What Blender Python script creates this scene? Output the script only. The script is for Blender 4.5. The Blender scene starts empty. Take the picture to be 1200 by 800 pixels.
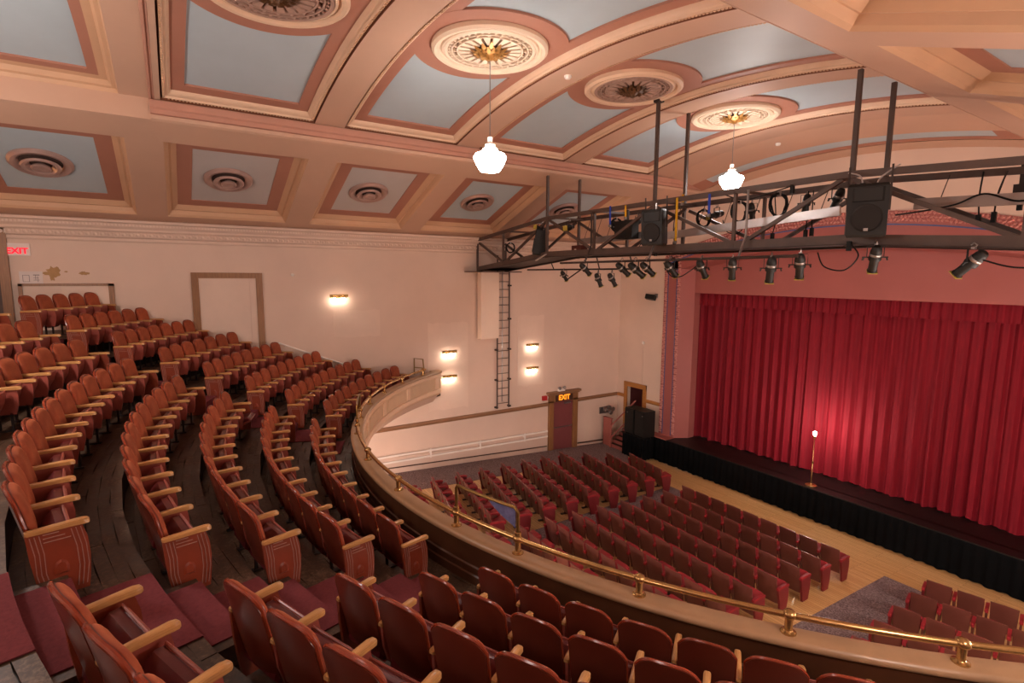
import bpy, math, random
from mathutils import Vector, Matrix
random.seed(7)
C = bpy.context.scene.collection
SC = bpy.context.scene
Z0 = 7.6                      # eye height above the orchestra floor; every coordinate below is measured from the camera
PI = math.pi
rad = math.radians

# ------------------------------------------------------------------ camera, world, exposure
cd = bpy.data.cameras.new('camera')
cam = bpy.data.objects.new('camera', cd)
C.objects.link(cam)
B = [[0.541, 0.108, -0.834], [0.841, -0.062, 0.537], [0.006, -0.992, -0.124]]
right = Vector((0.5406, 0.8412, 0.0063)).normalized()
fwd = Vector((-0.8341, 0.5373, -0.1244)).normalized()
up = right.cross(fwd).normalized()
right = fwd.cross(up).normalized()
cam.matrix_world = Matrix(((right.x, up.x, -fwd.x, 0), (right.y, up.y, -fwd.y, 0), (right.z, up.z, -fwd.z, Z0), (0, 0, 0, 1)))
cd.sensor_width = 36.0
cd.lens = 619.04 / 1200 * 36
cd.clip_start = 0.05
cd.clip_end = 200
SC.camera = cam
w = bpy.data.worlds.new('world')
SC.world = w
w.use_nodes = True
w.node_tree.nodes['Background'].inputs[0].default_value = (1, .86, .75, 1)
w.node_tree.nodes['Background'].inputs[1].default_value = 0.1
vs = SC.view_settings
vs.view_transform = 'Standard'
vs.look = 'None'
vs.gamma = 1
vs.exposure = 0.8
vs.use_curve_mapping = False
LAMP_WARM = (1.0, .91, .86)
E_PENDANT, E_SCONCE, E_GHOST = 34.0, 26.0, 620.0

# ------------------------------------------------------------------ materials
def lin(h):
    h = h.lstrip('#')
    r = []
    for i in (0, 2, 4):
        c = int(h[i:i+2], 16) / 255
        r.append(c / 12.92 if c <= .04045 else ((c + .055) / 1.055) ** 2.4)
    return tuple(r) + (1,)

class Mat:
    def __init__(s, name, rough=.6, metal=0, spec=.5):
        s.m = bpy.data.materials.new(name)
        s.m.use_nodes = True
        s.n = s.m.node_tree.nodes
        s.l = s.m.node_tree.links
        s.b = s.n['Principled BSDF']
        s.b.inputs['Roughness'].default_value = rough
        s.b.inputs['Metallic'].default_value = metal
        s.b.inputs['Specular IOR Level'].default_value = spec
    def node(s, t, **kw):
        n = s.n.new(t)
        for k, v in kw.items():
            setattr(n, k, v)
        return n
    def coord(s, scale=(1, 1, 1), rot=(0, 0, 0)):
        t = s.node('ShaderNodeTexCoord')
        m = s.node('ShaderNodeMapping')
        m.inputs['Scale'].default_value = scale
        m.inputs['Rotation'].default_value = rot
        s.l.new(t.outputs['Object'], m.inputs[0])
        return m.outputs[0]
    def noise(s, vec, scale, detail=4, rough=.55):
        n = s.node('ShaderNodeTexNoise')
        n.inputs['Scale'].default_value = scale
        n.inputs['Detail'].default_value = detail
        n.inputs['Roughness'].default_value = rough
        s.l.new(vec, n.inputs['Vector'])
        return n.outputs['Fac']
    def ramp(s, fac, stops):
        r = s.node('ShaderNodeValToRGB')
        e = r.color_ramp.elements
        e[0].position, e[0].color = stops[0]
        e[1].position, e[1].color = stops[-1]
        for p, c in stops[1:-1]:
            x = e.new(p)
            x.color = c
        s.l.new(fac, r.inputs[0])
        return r.outputs[0]
    def vary(s, col, amt=.25):          # each copy of a piece a little lighter or darker
        o = s.node('ShaderNodeObjectInfo')
        h = s.node('ShaderNodeHueSaturation')
        mr = s.node('ShaderNodeMapRange')
        mr.inputs[3].default_value = 1 - amt
        mr.inputs[4].default_value = 1 + amt
        s.l.new(o.outputs['Random'], mr.inputs[0])
        s.l.new(mr.outputs[0], h.inputs['Value'])
        s.l.new(col, h.inputs['Color'])
        return h.outputs[0]
    def base(s, col):
        if isinstance(col, tuple):
            s.b.inputs['Base Color'].default_value = col
        else:
            s.l.new(col, s.b.inputs['Base Color'])
    def bump(s, fac, strength=.2, dist=.02):
        b = s.node('ShaderNodeBump')
        b.inputs['Strength'].default_value = strength
        b.inputs['Distance'].default_value = dist
        s.l.new(fac, b.inputs['Height'])
        s.l.new(b.outputs[0], s.b.inputs['Normal'])

def mix(a, b, t):
    return tuple(x * (1 - t) + y * t for x, y in zip(a, b))

def mottled(name, col, amt=.12, scale=1.2, rough=.6, spec=.3, bump=.08, bscale=40, metal=0, vary=0):
    m = Mat(name, rough, metal, spec)
    c = lin(col) if isinstance(col, str) else col
    v = m.coord()
    f = m.noise(v, scale, 6, .6)
    d = tuple(x * (1 - amt) for x in c[:3]) + (1,)
    b = tuple(min(1, x * (1 + amt)) for x in c[:3]) + (1,)
    o = m.ramp(f, [(.3, d), (.7, b)])
    if vary:
        o = m.vary(o, vary)
    m.base(o)
    if bump:
        m.bump(m.noise(v, bscale, 3), bump, .01)
    return m.m

def wood(name, c0, c1, axis='y', rough=.35, scale=6, vary=.12, spec=.5):
    m = Mat(name, rough, 0, spec)
    sc = {'x': (1, 14, 14), 'y': (14, 1, 14), 'z': (14, 14, 1)}[axis]
    f = m.noise(m.coord(sc), scale, 6, .65)
    o = m.ramp(f, [(.28, lin(c0)), (.72, lin(c1))])
    m.base(m.vary(o, vary) if vary else o)
    return m.m

def emis(name, col, strength):
    m = Mat(name)
    m.b.inputs['Base Color'].default_value = (.8, .8, .8, 1) if max(col) - min(col) < .5 else (.05, .01, .01, 1)
    m.b.inputs['Emission Color'].default_value = tuple(col) + (1,)
    m.b.inputs['Emission Strength'].default_value = strength
    return m.m

WALL = mottled('cream_plaster', 'dabfad', .05, .5, .62, .25, .10, 9)
WALLP = mottled('patched_plaster', 'dfc5b3', .05, 1.0, .55, .3, .1, 6)
PEEL = mottled('bare_plaster', 'b08a60', .15, 6, .8, .2)
TAN = mottled('tan_ceiling_paint', 'caa48c', .04, .6, .55, .25, .05, 12)
CREAM = mottled('cream_moulding_paint', 'e2c0a2', .05, 2, .5, .3, .05, 30)
OCHRE = mottled('ochre_coffer_paint', 'd0a684', .05, 1, .5, .3, .05, 30)
PINK = mottled('terracotta_paint', 'b07a66', .05, .8, .55, .25, .05, 20)
PINKL = mottled('rose_moulding_paint', 'bd8a76', .05, 2, .55, .25, .05, 30)
BLUE = mottled('powder_blue_paint', 'b4c2c8', .05, .7, .5, .3, .04, 15)
GAPSHADE = mottled('gap_shade', '7a4a34', .1, 3, .6, .2, 0)  # shade in the gap beside the coffer moulding, put into the colour
GREYB = mottled('pale_grey_blue_paint', 'c0bab6', .05, .7, .5, .3, .04, 15)
VENTM = mottled('rose_metal_paint', 'b99a90', .05, 3, .3, .5, 0, metal=.35)
DARKVENT = mottled('dark_duct', '56443e', .2, 3, .9, .1, 0)
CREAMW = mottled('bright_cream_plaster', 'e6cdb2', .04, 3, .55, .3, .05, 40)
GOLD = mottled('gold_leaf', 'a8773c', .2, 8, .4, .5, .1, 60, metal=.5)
GOLDD = mottled('unlit_gold', '5d3d22', .2, 8, .5, .4, .1, 60, metal=.3)
FRETD = mottled('unlit_rose_plaster', 'b08d7c', .1, 8, .6, .3, .1, 60)
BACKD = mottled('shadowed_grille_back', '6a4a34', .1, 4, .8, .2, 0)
BACKL = mottled('shaded_ochre_grille_back', '6a4828', .1, 4, .8, .2, 0)
OAK = wood('oak_trim', '7d5230', '9c6c42', 'z', .4, 3, 0)
OAKY = wood('oak_rail', '7d5537', '93694a', 'y', .5, 3, 0)
OAKX = wood('oak_rail_across', '9a5f28', 'b87a3c', 'x', .4, 3, 0)
DARKW = wood('dark_wood', '3a1f12', '54301c', 'z', .45, 3, 0)
ARMW = wood('honey_armrest_wood', 'a46c3a', 'cf9c62', 'y', .28, 5, .1)
def velvet():
    m = Mat('orange_velvet', .7, 0, .3)
    v = m.coord()
    f = m.noise(v, 5, 5, .6)
    lw = m.node('ShaderNodeLayerWeight')
    lw.inputs[0].default_value = .35
    a = m.ramp(f, [(.3, lin('863a22')), (.7, lin('a4502e'))])
    m.base(m.vary(a, .12))
    m.b.inputs['Sheen Weight'].default_value = .35
    m.b.inputs['Sheen Roughness'].default_value = .4
    m.b.inputs['Sheen Tint'].default_value = lin('f09060')
    m.bump(m.noise(v, 260, 2), .15, .004)
    return m.m
VELVET = velvet()
SHELL = mottled('oxblood_seat_shell', '682b1d', .12, 3, .28, .5, .03, 120, vary=.12)
SEATV = mottled('dark_red_leather', '5c1c1e', .12, 4, .3, .5, .05, 90, vary=.12)
PAN = mottled('red_seat_pan', '9a4c40', .08, 3, .32, .5, .02, 60, vary=.1)
PANEL = mottled('red_end_panel', '84361f', .14, 2.5, .4, .5, .04, 60, vary=.06)
STRIPE = mottled('worn_silver_stripe', '9c7468', .15, 20, .45, .5, 0)
IRON = mottled('dark_iron', '241614', .2, 5, .5, .5, 0)
def plankmat():
    m = Mat('worn_dark_floorboard', .42, 0, .45)
    v = m.coord()
    f = m.noise(v, 1.6, 8, .7)
    g = m.noise(m.coord((3, 3, 3)), 9, 6, .7)
    mx = m.node('ShaderNodeMath', operation='MULTIPLY')
    m.l.new(f, mx.inputs[0])
    m.l.new(g, mx.inputs[1])
    o = m.ramp(mx.outputs[0], [(.14, lin('2e2018')), (.27, lin('483324')), (.44, lin('7c6550'))])
    m.base(m.vary(o, .12))
    r = m.node('ShaderNodeMapRange')
    r.inputs[1].default_value, r.inputs[2].default_value = .3, .7
    r.inputs[3].default_value, r.inputs[4].default_value = .28, .6
    m.l.new(f, r.inputs[0])
    m.l.new(r.outputs[0], m.b.inputs['Roughness'])
    m.bump(g, .05, .006)
    return m.m
PLANK = plankmat()
RISER = mottled('dark_riser_wood', '2c1c14', .25, 4, .55, .3, .1, 20)
CARPET = mottled('burgundy_carpet', '74383b', .14, 30, .95, .1, .5, 300)
CARPETG = None
def greycarpet():
    m = Mat('mottled_grey_carpet', .95, 0, .1)
    v = m.coord()
    f = m.noise(v, 26, 5, .8)
    o = m.ramp(f, [(.36, lin('4b3a3a')), (.5, lin('74605f')), (.64, lin('a08c8a'))])
    m.base(o)
    m.bump(f, .5, .02)
    return m.m
CARPETG = greycarpet()
def boards():
    m = Mat('blond_floor_boards', .35, 0, .5)
    v = m.coord()
    b = m.node('ShaderNodeTexBrick')
    b.offset = .37
    b.inputs['Color1'].default_value = lin('dcb078')
    b.inputs['Color2'].default_value = lin('cc9c62')
    b.inputs['Mortar'].default_value = lin('8a5f34')
    b.inputs['Scale'].default_value = 1
    b.inputs['Mortar Size'].default_value = .004
    b.inputs['Brick Width'].default_value = 1.8
    b.inputs['Row Height'].default_value = .09
    m.l.new(v, b.inputs['Vector'])
    f = m.noise(m.coord((1.5, 12, 1)), 3, 5)
    mx = m.node('ShaderNodeMix', data_type='RGBA', blend_type='MULTIPLY')
    mx.inputs[0].default_value = .6
    m.l.new(b.outputs['Color'], mx.inputs[6])
    m.l.new(m.ramp(f, [(.25, (.62, .58, .55, 1)), (.7, (1, 1, 1, 1))]), mx.inputs[7])
    m.base(mx.outputs[2])
    return m.m
BOARDS = boards()
CURB = mottled('tan_parapet_paint', 'a4805f', .12, 2.5, .35, .5, .06, 25)
CURBD = mottled('brown_parapet_panel', '4a2a18', .18, 2, .4, .5, .05, 25)
CURBF = mottled('cream_parapet_front', 'd0b090', .06, 2, .5, .3, .05, 25)
BRASS = mottled('worn_brass', 'bf9660', .18, 6, .25, .5, .02, 50, metal=.85)
BRASSD = mottled('dark_brass', '8a6a3a', .2, 8, .35, .5, .02, 50, metal=.8)
STEEL = mottled('brown_painted_steel', '54423a', .12, 4, .5, .4, .05, 40)
STEELD = mottled('dark_and_shaded_steel', '3c2e29', .12, 4, .6, .3, .05, 40)  # dark fittings; deck and flanges carry their underside shade in this colour
BLACK = mottled('matte_black_paint', '17130f', .2, 6, .5, .4, .05, 60)
BLACKC = mottled('black_drape', '08090b', .2, 8, .9, .1, .2, 90)
GRILLE = mottled('speaker_grille', '1d1815', .25, 90, .65, .3, .3, 300)
ALU = mottled('brushed_aluminium', 'c9c2c0', .06, 8, .35, .5, 0, metal=.6)
SILVER = mottled('bare_metal', '9a9390', .1, 10, .3, .5, 0, metal=.8)
CABLE = mottled('cable_rubber', '0e0c0b', .1, 8, .6, .3, 0)
YEL = mottled('yellow_strap', 'd8a31a', .08, 8, .6, .3, 0)
BLUS = mottled('blue_strap', '2440a8', .08, 8, .6, .3, 0)
LENS = mottled('gel_edge', 'b09a40', .1, 8, .3, .5, 0)
PROS = mottled('proscenium_rose_paint', 'a05a54', .05, 1, .5, .35, .06, 30)
PROSD = mottled('carved_rose_plaster', 'c98a80', .12, 8, .55, .3, .2, 60)
HEAD = mottled('rose_header_paint', 'a25c56', .05, .6, .5, .3, .03, 30)
BLUEL = mottled('blue_line_paint', '4e5a86', .1, 8, .5, .3, 0)
def curtainmat(name, h):
    m = Mat(name, .75, 0, .25)
    f = m.noise(m.coord((6, 6, .25)), 3, 4)
    c = lin(h)
    m.base(m.ramp(f, [(.3, tuple(x * .8 for x in c[:3]) + (1,)), (.7, tuple(x * 1.15 for x in c[:3]) + (1,))]))
    m.b.inputs['Sheen Weight'].default_value = .06
    m.b.inputs['Sheen Tint'].default_value = lin('ff4050')
    return m.m
CURT = curtainmat('crimson_velour', '7c0d1d')
STAGE = mottled('black_stage_floor', '120e0d', .3, 1.5, .45, .4, .05, 20)
FSEAT = mottled('maroon_plywood_back', '66362e', .14, 2, .38, .5, .03, 40, vary=.14)
FRED = mottled('crimson_upholstery', '8c1f26', .12, 8, .55, .35, .1, 120, vary=.1)
FEND = mottled('maroon_end_panel', '6a1c20', .1, 3, .45, .4, .05, 40, vary=.06)
DOORR = mottled('plum_door_paint', '7c4040', .06, 2, .45, .4, .03, 30)
WHITE = mottled('white_paint', 'efe4da', .04, 3, .5, .3, .03, 30)
PAPER = mottled('white_paper', 'dfd2cc', .03, 5, .8, .2, 0)
INK = mottled('grey_ink', '8a7d7a', .1, 5, .8, .2, 0)
REDP = mottled('red_plastic', 'b02020', .05, 5, .4, .5, 0)
REDRAG = mottled('red_cloth', 'c01818', .05, 5, .8, .2, 0)
PINKS = mottled('rose_stair_paint', 'a05a50', .08, 3, .5, .3, .03, 30)
GLOW = emis('opal_glass_glow', LAMP_WARM, E_PENDANT)
SGLOW = emis('sconce_bulb_glow', (1, .84, .68), E_SCONCE)
GGLOW = emis('ghost_bulb_glow', (1, .85, .75), E_GHOST)
EXITP = mottled('exit_plate', 'e8dcd4', .02, 4, .5, .2, 0)
EXITR = emis('exit_red_glow', (1, .0, .02), .9)
EXITY = emis('exit_amber_glow', (1, .22, .01), 1.3)
EXITW = emis('exit_sign_face', (.9, .5, .45), .08)

# ------------------------------------------------------------------ mesh helpers
class M:
    def __init__(s, off=(0, 0, 0)):
        s.v, s.f, s.off = [], [], Vector(off)
    def add(s, vs, fs):
        n = len(s.v)
        s.v += [Vector(p) for p in vs]
        s.f += [tuple(i + n for i in f) for f in fs]
        return s
    def box(s, c, d, R=None):
        c = Vector(c)
        p = []
        for x in (-1, 1):
            for y in (-1, 1):
                for z in (-1, 1):
                    q = Vector((x * d[0] / 2, y * d[1] / 2, z * d[2] / 2))
                    p.append(c + (R @ q if R else q))
        return s.add(p, [(0, 1, 3, 2), (4, 6, 7, 5), (0, 4, 5, 1), (2, 3, 7, 6), (0, 2, 6, 4), (1, 5, 7, 3)])
    def bb(s, a, b):
        return s.box([(x + y) / 2 for x, y in zip(a, b)], [abs(y - x) for x, y in zip(a, b)])
    def bar(s, a, b, wd, ht=None, upv=(0, 0, 1)):
        a, b = Vector(a), Vector(b)
        ht = ht or wd
        y = (b - a).normalized()
        u = Vector(upv)
        if abs(y.dot(u)) > .98:
            u = Vector((0, 1, 0)) if abs(y.y) < .9 else Vector((1, 0, 0))
        x = y.cross(u).normalized()
        z = x.cross(y)
        R = Matrix((x, y, z)).transposed()
        return s.box((a + b) / 2, (wd, (b - a).length, ht), R)
    def tube(s, pts, r, n=8, closed=False):
        pts = [Vector(p) for p in pts]
        rs = r if isinstance(r, (list, tuple)) else [r] * len(pts)
        N = len(pts)
        rings = []
        u = None
        for i, p in enumerate(pts):
            if closed:
                t = (pts[(i + 1) % N] - pts[i - 1]).normalized()
            else:
                t = (pts[min(i + 1, N - 1)] - pts[max(i - 1, 0)]).normalized()
            if u is None:
                u = Vector((0, 0, 1)) if abs(t.z) < .9 else Vector((1, 0, 0))
            u = (u - t * u.dot(t)).normalized()
            v = t.cross(u)
            rings.append([p + (u * math.cos(2 * PI * k / n) + v * math.sin(2 * PI * k / n)) * rs[i] for k in range(n)])
        s.rings(rings, True, closed, not closed)
        return s
    def rings(s, rings, wrap=True, closed=False, caps=False):
        n = len(rings[0])
        N = len(rings)
        vs = [p for r in rings for p in r]
        fs = []
        for i in range(N if closed else N - 1):
            j = (i + 1) % N
            for k in range(n if wrap else n - 1):
                l = (k + 1) % n
                fs.append((i * n + k, i * n + l, j * n + l, j * n + k))
        if caps:
            fs.append(tuple(range(n))[::-1])
            fs.append(tuple((N - 1) * n + k for k in range(n)))
        return s.add(vs, fs)
    def lathe(s, prof, c=(0, 0, 0), n=20, R=None, a0=0, a1=2 * PI):
        c = Vector(c)
        full = abs(a1 - a0 - 2 * PI) < 1e-6
        rings = []
        for r, z in prof:
            ring = []
            for k in range(n if full else n + 1):
                a = a0 + (a1 - a0) * k / n
                q = Vector((r * math.cos(a), r * math.sin(a), z))
                ring.append(c + (R @ q if R else q))
            rings.append(ring)
        return s.rings(rings, full)
    def prism(s, poly, fn, w0, w1):       # 2-D outline, extruded between w0 and w1; fn(u, v, w) places a point
        n = len(poly)
        a = [fn(u, v, w0) for u, v in poly]
        b = [fn(u, v, w1) for u, v in poly]
        fs = [tuple(range(n)), tuple(range(2 * n - 1, n - 1, -1))]
        for i in range(n):
            j = (i + 1) % n
            fs.append((i, i + n, j + n, j))
        return s.add(a + b, fs)
    def mesh(s, name, mat, smooth=False, sharp=38):
        me = bpy.data.meshes.new(name)
        me.from_pydata([tuple(p - s.off) for p in s.v], [], s.f)
        me.materials.append(mat)
        if smooth:
            me.polygons.foreach_set('use_smooth', [True] * len(me.polygons))
            try:
                me.set_sharp_from_angle(angle=rad(sharp))
            except Exception:
                pass
        me.update()
        import bmesh
        bm = bmesh.new()
        bm.from_mesh(me)
        bmesh.ops.recalc_face_normals(bm, faces=bm.faces)
        bm.to_mesh(me)
        bm.free()
        return me
    def build(s, name, mat, parent=None, smooth=False, **kw):
        return link(name, s.mesh(name, mat, smooth), parent, None if parent else s.off, **kw)

def link(name, me, parent=None, loc=None, **kw):
    o = bpy.data.objects.new(name, me)
    C.objects.link(o)
    if parent:
        o.parent = parent
        if loc is not None:
            o.location = loc
    else:
        l = Vector(loc or (0, 0, 0))
        o.location = (l.x, l.y, l.z + Z0)
    for k, v in kw.items():
        o[k] = v
    return o

def thing(name, label, cat, loc=(0, 0, 0), rz=0, group=None):
    o = link(name, None, None, loc, label=label, category=cat)
    o.rotation_euler = (0, 0, rz)
    if group:
        o['group'] = group
    if name.startswith('door_'):
        o['kind'] = 'structure'
    return o
def struct(name, m, mat, smooth=False):
    return m.build(name, mat, None, smooth, kind='structure')
def bez(pts, n=10):                        # smooth curve through points
    P = [Vector(p) for p in pts]
    out = []
    for i in range(len(P) - 1):
        p0, p1, p2, p3 = P[max(i - 1, 0)], P[i], P[i + 1], P[min(i + 2, len(P) - 1)]
        for k in range(n):
            t = k / n
            out.append(.5 * (2 * p1 + (p2 - p0) * t + (2 * p0 - 5 * p1 + 4 * p2 - p3) * t * t + (3 * p1 - p0 - 3 * p2 + p3) * t ** 3))
    out.append(P[-1])
    return out
def text(body, name, mat, parent, loc, rot, size, ext=.004):
    c = bpy.data.curves.new(name, 'FONT')
    c.body = body
    c.size = size
    c.extrude = ext
    c.offset = size * .03
    c.align_x = 'CENTER'
    c.align_y = 'CENTER'
    c.materials.append(mat)
    tmp = bpy.data.objects.new(name, c)
    C.objects.link(tmp)
    me = bpy.data.meshes.new_from_object(tmp.evaluated_get(bpy.context.evaluated_depsgraph_get()))
    me.materials.clear()
    me.materials.append(mat)
    bpy.data.objects.remove(tmp)
    o = link(name, me, parent, loc)
    o.rotation_euler = rot
    return o
ORD = ['first', 'second', 'third', 'fourth', 'fifth', 'sixth', 'seventh', 'eighth', 'ninth', 'tenth', 'eleventh', 'twelfth', 'thirteenth', 'fourteenth', 'fifteenth']

XL, XR, YB, YF = -17.6, .6, -6.0, 17.2     # side walls, back wall, front wall
XC = -8.5
def mx(x): return 2 * XC - x
def vz(x): return 3.95 - .028 * (x + 8.55) ** 2      # vault
XI = -13.0                                  # inner edge of the side beams
def sz(x):                                  # sloping side bands
    d = x - XL if x < XC else mx(x) - XL
    return 1.33 + .363 * d
BAYS = [(.06 + 3.6 * k, 2.99 + 3.6 * k) for k in range(-1, 4)]


# ================================================================== the shell
# orchestra floor, raked towards the stage
def fz(y): return -6.72 - .056 * y
def slab(m, x0, x1, y0, y1, dz, th=.06):
    vs = []
    for z in (dz, dz - th):
        vs += [(x0, y0, fz(y0) + z), (x1, y0, fz(y0) + z), (x1, y1, fz(y1) + z), (x0, y1, fz(y1) + z)]
    return m.add(vs, [(0, 1, 2, 3), (7, 6, 5, 4), (0, 4, 5, 1), (1, 5, 6, 2), (2, 6, 7, 3), (3, 7, 4, 0)])
floor = struct('floor', slab(M(), XL, XR, YB, 17.4, 0, .2), BOARDS)
m = M()
def carpet_poly(pts, name='carpet'):
    mm = M()
    n = len(pts)
    vs = [(x, y, fz(y) + .012) for x, y in pts] + [(x, y, fz(y) + .001) for x, y in pts]
    mm.add(vs, [tuple(range(n)), tuple(range(2 * n - 1, n - 1, -1))] + [(i, i + n, (i + 1) % n + n, (i + 1) % n) for i in range(n)])
    return mm.build(name, CARPETG, floor)
carpet_poly([(XL + .02, YB + .1), (-15.75, YB + .1), (-15.75, 11.2), (-15.5, 13.2), (-14.6, 15.2), (-14.6, 15.3), (-16.0, 16.2), (-16.4, 16.66), (XL + .02, 16.66)])
carpet_poly([(-10.6, YB + .1), (-9.6, YB + .1), (-9.6, 0), (-10.45, 7), (-11.45, 14.75), (-12.3, 14.75), (-11.45, 7), (-10.62, 0)])
carpet_poly([(-5.45, YB + .1), (-4.3, YB + .1), (-4.3, 14.85), (-5.45, 14.85)])

m = M()
m.bb((XL - .2, YB - .2, -8), (XL, -4.65, 4.3)).bb((XL - .2, -3.43, -8), (XL, YF, 4.3)).bb((XL - .2, -4.65, -8), (XL, -3.43, -1.56)).bb((XL - .2, -4.65, 1.0), (XL, -3.43, 4.3))
wall_left = struct('wall_left', m, WALL)
struct('wall_right', M().bb((XR, YB - .2, -8), (XR + .2, YF + .2, 4.3)), WALL)
struct('wall_back', M().bb((XL - .2, YB - .2, -8), (XR, YB, 4.3)), WALL)
# front wall: a cream plane pierced by the stage door and by the proscenium arch
def zo(x): return 1.93 - .026 * (x - XC) ** 2      # outer curve of the arch
def zi(x): return .95 - .020 * (x - XC) ** 2       # inner curve
PX0, PX1 = -15.04, -14.25                           # pilaster
m = M()
m.bb((XL, YF, -8), (-16.98, YF + .2, 4.3)).bb((-15.98, YF, -8), (PX0, YF + .2, 4.3)).bb((-16.98, YF, -4.92), (-15.98, YF + .2, 4.3)).bb((-16.98, YF, -8), (-15.98, YF + .2, -6.9))
m.bb((mx(PX0), YF, -8), (XR, YF + .2, 4.3))
xs = [PX0 + (mx(PX0) - PX0) * i / 40 for i in range(41)]
m.rings([[(x, YF, zo(x)), (x, YF, 4.3), (x, YF + .2, 4.3), (x, YF + .2, zo(x))] for x in xs], True, False, True)
wall_front = struct('wall_front', m, WALL)
# little lobby behind the stage door
m = M()
m.bb((-17.2, YF + .2, -8), (-17.1, YF + 1.3, -4)).bb((-15.8, YF + .2, -8), (-15.7, YF + 1.3, -4)).bb((-17.2, YF + 1.3, -8), (-15.7, YF + 1.4, -4)).bb((-17.2, YF + .2, -4.2), (-15.7, YF + 1.3, -4.1)).bb((-17.2, YF + .2, -6.95), (-15.7, YF + 1.3, -6.9))
m.build('lobby', DOORR, wall_front)
# plaster repairs and bare patches on the far wall
m = M()
for (y0, y1, z0, z1) in ((4.35, 6.0, -2.1, .35), (7.35, 9.75, -4.9, -1.6), (11.45, 13.1, -4.4, -1.55)):
    pass
def blob(cy, cz, ry, rz_, seed, n=22, sx=.004):
    r = random.Random(seed)
    pts = []
    for k in range(n):
        a = 2 * PI * k / n
        q = 1 + r.uniform(-.3, .3)
        pts.append((cy + ry * q * math.cos(a), cz + rz_ * q * math.sin(a)))
    return pts
for i, (cy, cz, ry, rz_) in enumerate(((-2.45, .02, .13, .13), (-2.58, -.03, .12, .035), (-2.5, -.12, .05, .1), (-1.86, -.02, .1, .045), (-2.22, .02, .04, .02))):
    mm = M()
    mm.prism(blob(cy, cz, ry, rz_, i + 3), lambda u, v, w: (XL + w, u, v), .0, .003 + .0006 * i)
    mm.build('paint_loss', PEEL, wall_left)
for i, (y0, y1, z0, z1) in enumerate(((4.4, 5.95, -2.08, -1.2), (7.7, 9.35, -5.0, -1.75), (11.6, 12.9, -4.5, -1.62))):
    r = random.Random(i)
    pts = []
    for k in range(9): pts.append((y0 + (y1 - y0) * k / 8, z0 + r.uniform(-.05, .05)))
    for k in range(9): pts.append((y1 - (y1 - y0) * k / 8, z1 + r.uniform(-.04, .04)))
    mm = M()
    mm.prism(pts, lambda u, v, w: (XL + w, u, v), .0, .012)
    mm.build('plaster_patch', WALLP, wall_left)

# cornice under the ceiling: stepped mouldings and a band of egg-and-dart
def sweep_y(prof, x, sgn, y0, y1):
    m = M()
    m.rings([[(x + sgn * d, y, z) for d, z in prof] for y in (y0, y1)], True, False, True)
    return m
def sweep_x(prof, y, sgn, x0, x1):
    m = M()
    m.rings([[(x, y + sgn * d, z) for d, z in prof] for x in (x0, x1)], True, False, True)
    return m
CORN = [(0, 1.42), (.30, 1.36), (.30, 1.30), (.24, 1.27), (.22, 1.20), (.16, 1.14), (.16, 1.09), (.11, 1.05), (.11, .93), (.05, .90), (.05, .84), (.02, .80), (0, .80)]
tr = struct('trim_1', sweep_y(CORN, XL, 1, -3.4, YF), WALL)
m = M()
y = -3.35
while y < 16.9:
    m.lathe([(.0, .0), (.045, .01), (.05, .03), (.0, .05)], (XL + .1, y, .985), 6, Matrix.Rotation(rad(90), 3, 'Y'), 0, 2 * PI)
    m.bar((XL + .12, y + .075, .94), (XL + .135, y + .075, 1.04), .03, .03)
    y += .15
m.build('egg_and_dart', WALLP, tr, kind='stuff')
m = M()
y = -3.35
while y < 16.9:
    m.box((XL + .235, y, 1.235), (.03, .035, .05))
    y += .075
m.build('bead_course', WALLP, tr, kind='stuff')
struct('trim_2', sweep_x([(0, 1.42), (.16, 1.36), (.16, 1.28), (.08, 1.2), (.05, .9), (0, .86)], YF, -1, XL + .3, -15.1), WALL)
# dado rail
RAILP = [(0, -5.34), (.05, -5.35), (.07, -5.42), (.05, -5.49), (0, -5.5)]
struct('trim_3', sweep_y(RAILP, XL, 1, YB, 13.15), OAKY)
struct('trim_4', sweep_y(RAILP, XL, 1, 14.75, YF - .05), OAKY)
struct('trim_5', sweep_x(RAILP, YF, -1, XL + .05, -17.1), OAKX)
struct('trim_6', sweep_x(RAILP, YF, -1, -15.86, PX0), OAKX)
# lower plinth of the far wall with its painted base lines
def plinth(y0, y1):
    m = M()
    n = 12
    m.rings([[(XL, y, fz(y) + .62), (XL + .05, y, fz(y) + .60), (XL + .05, y, fz(y)), (XL, y, fz(y))] for y in [y0 + (y1 - y0) * i / n for i in range(n + 1)]], True, False, True)
    return m
struct('baseboard_left', plinth(YB, 13.13), WALL)
m = M().bar((XL + .055, YB, fz(YB) + .22), (XL + .055, 13.1, fz(13.1) + .22), .03, .04)
m.bar((XL + .06, 14.8, fz(14.8) + .16), (XL + .06, 16.5, fz(16.5) + .16), .03, .05)
struct('trim_7', m, DARKW)

# ------------------------------------------------------------------ ceiling
ceiling = None
m = M()
N = 28
vxs = [XI + (mx(XI) - XI) * i / N for i in range(N + 1)]
def vstrip(m, y0, y1, f=lambda x: vz(x), g=None):
    g = g or f
    m.rings([[(x, y0, f(x)), (x, y1, g(x))] for x in vxs], False)
ribs = [(YB, BAYS[0][0])] + [(BAYS[k][1], BAYS[k + 1][0]) for k in range(4)] + [(BAYS[4][1], 14.78)]
for a, b in ribs:
    vstrip(m, a, b)
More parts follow.
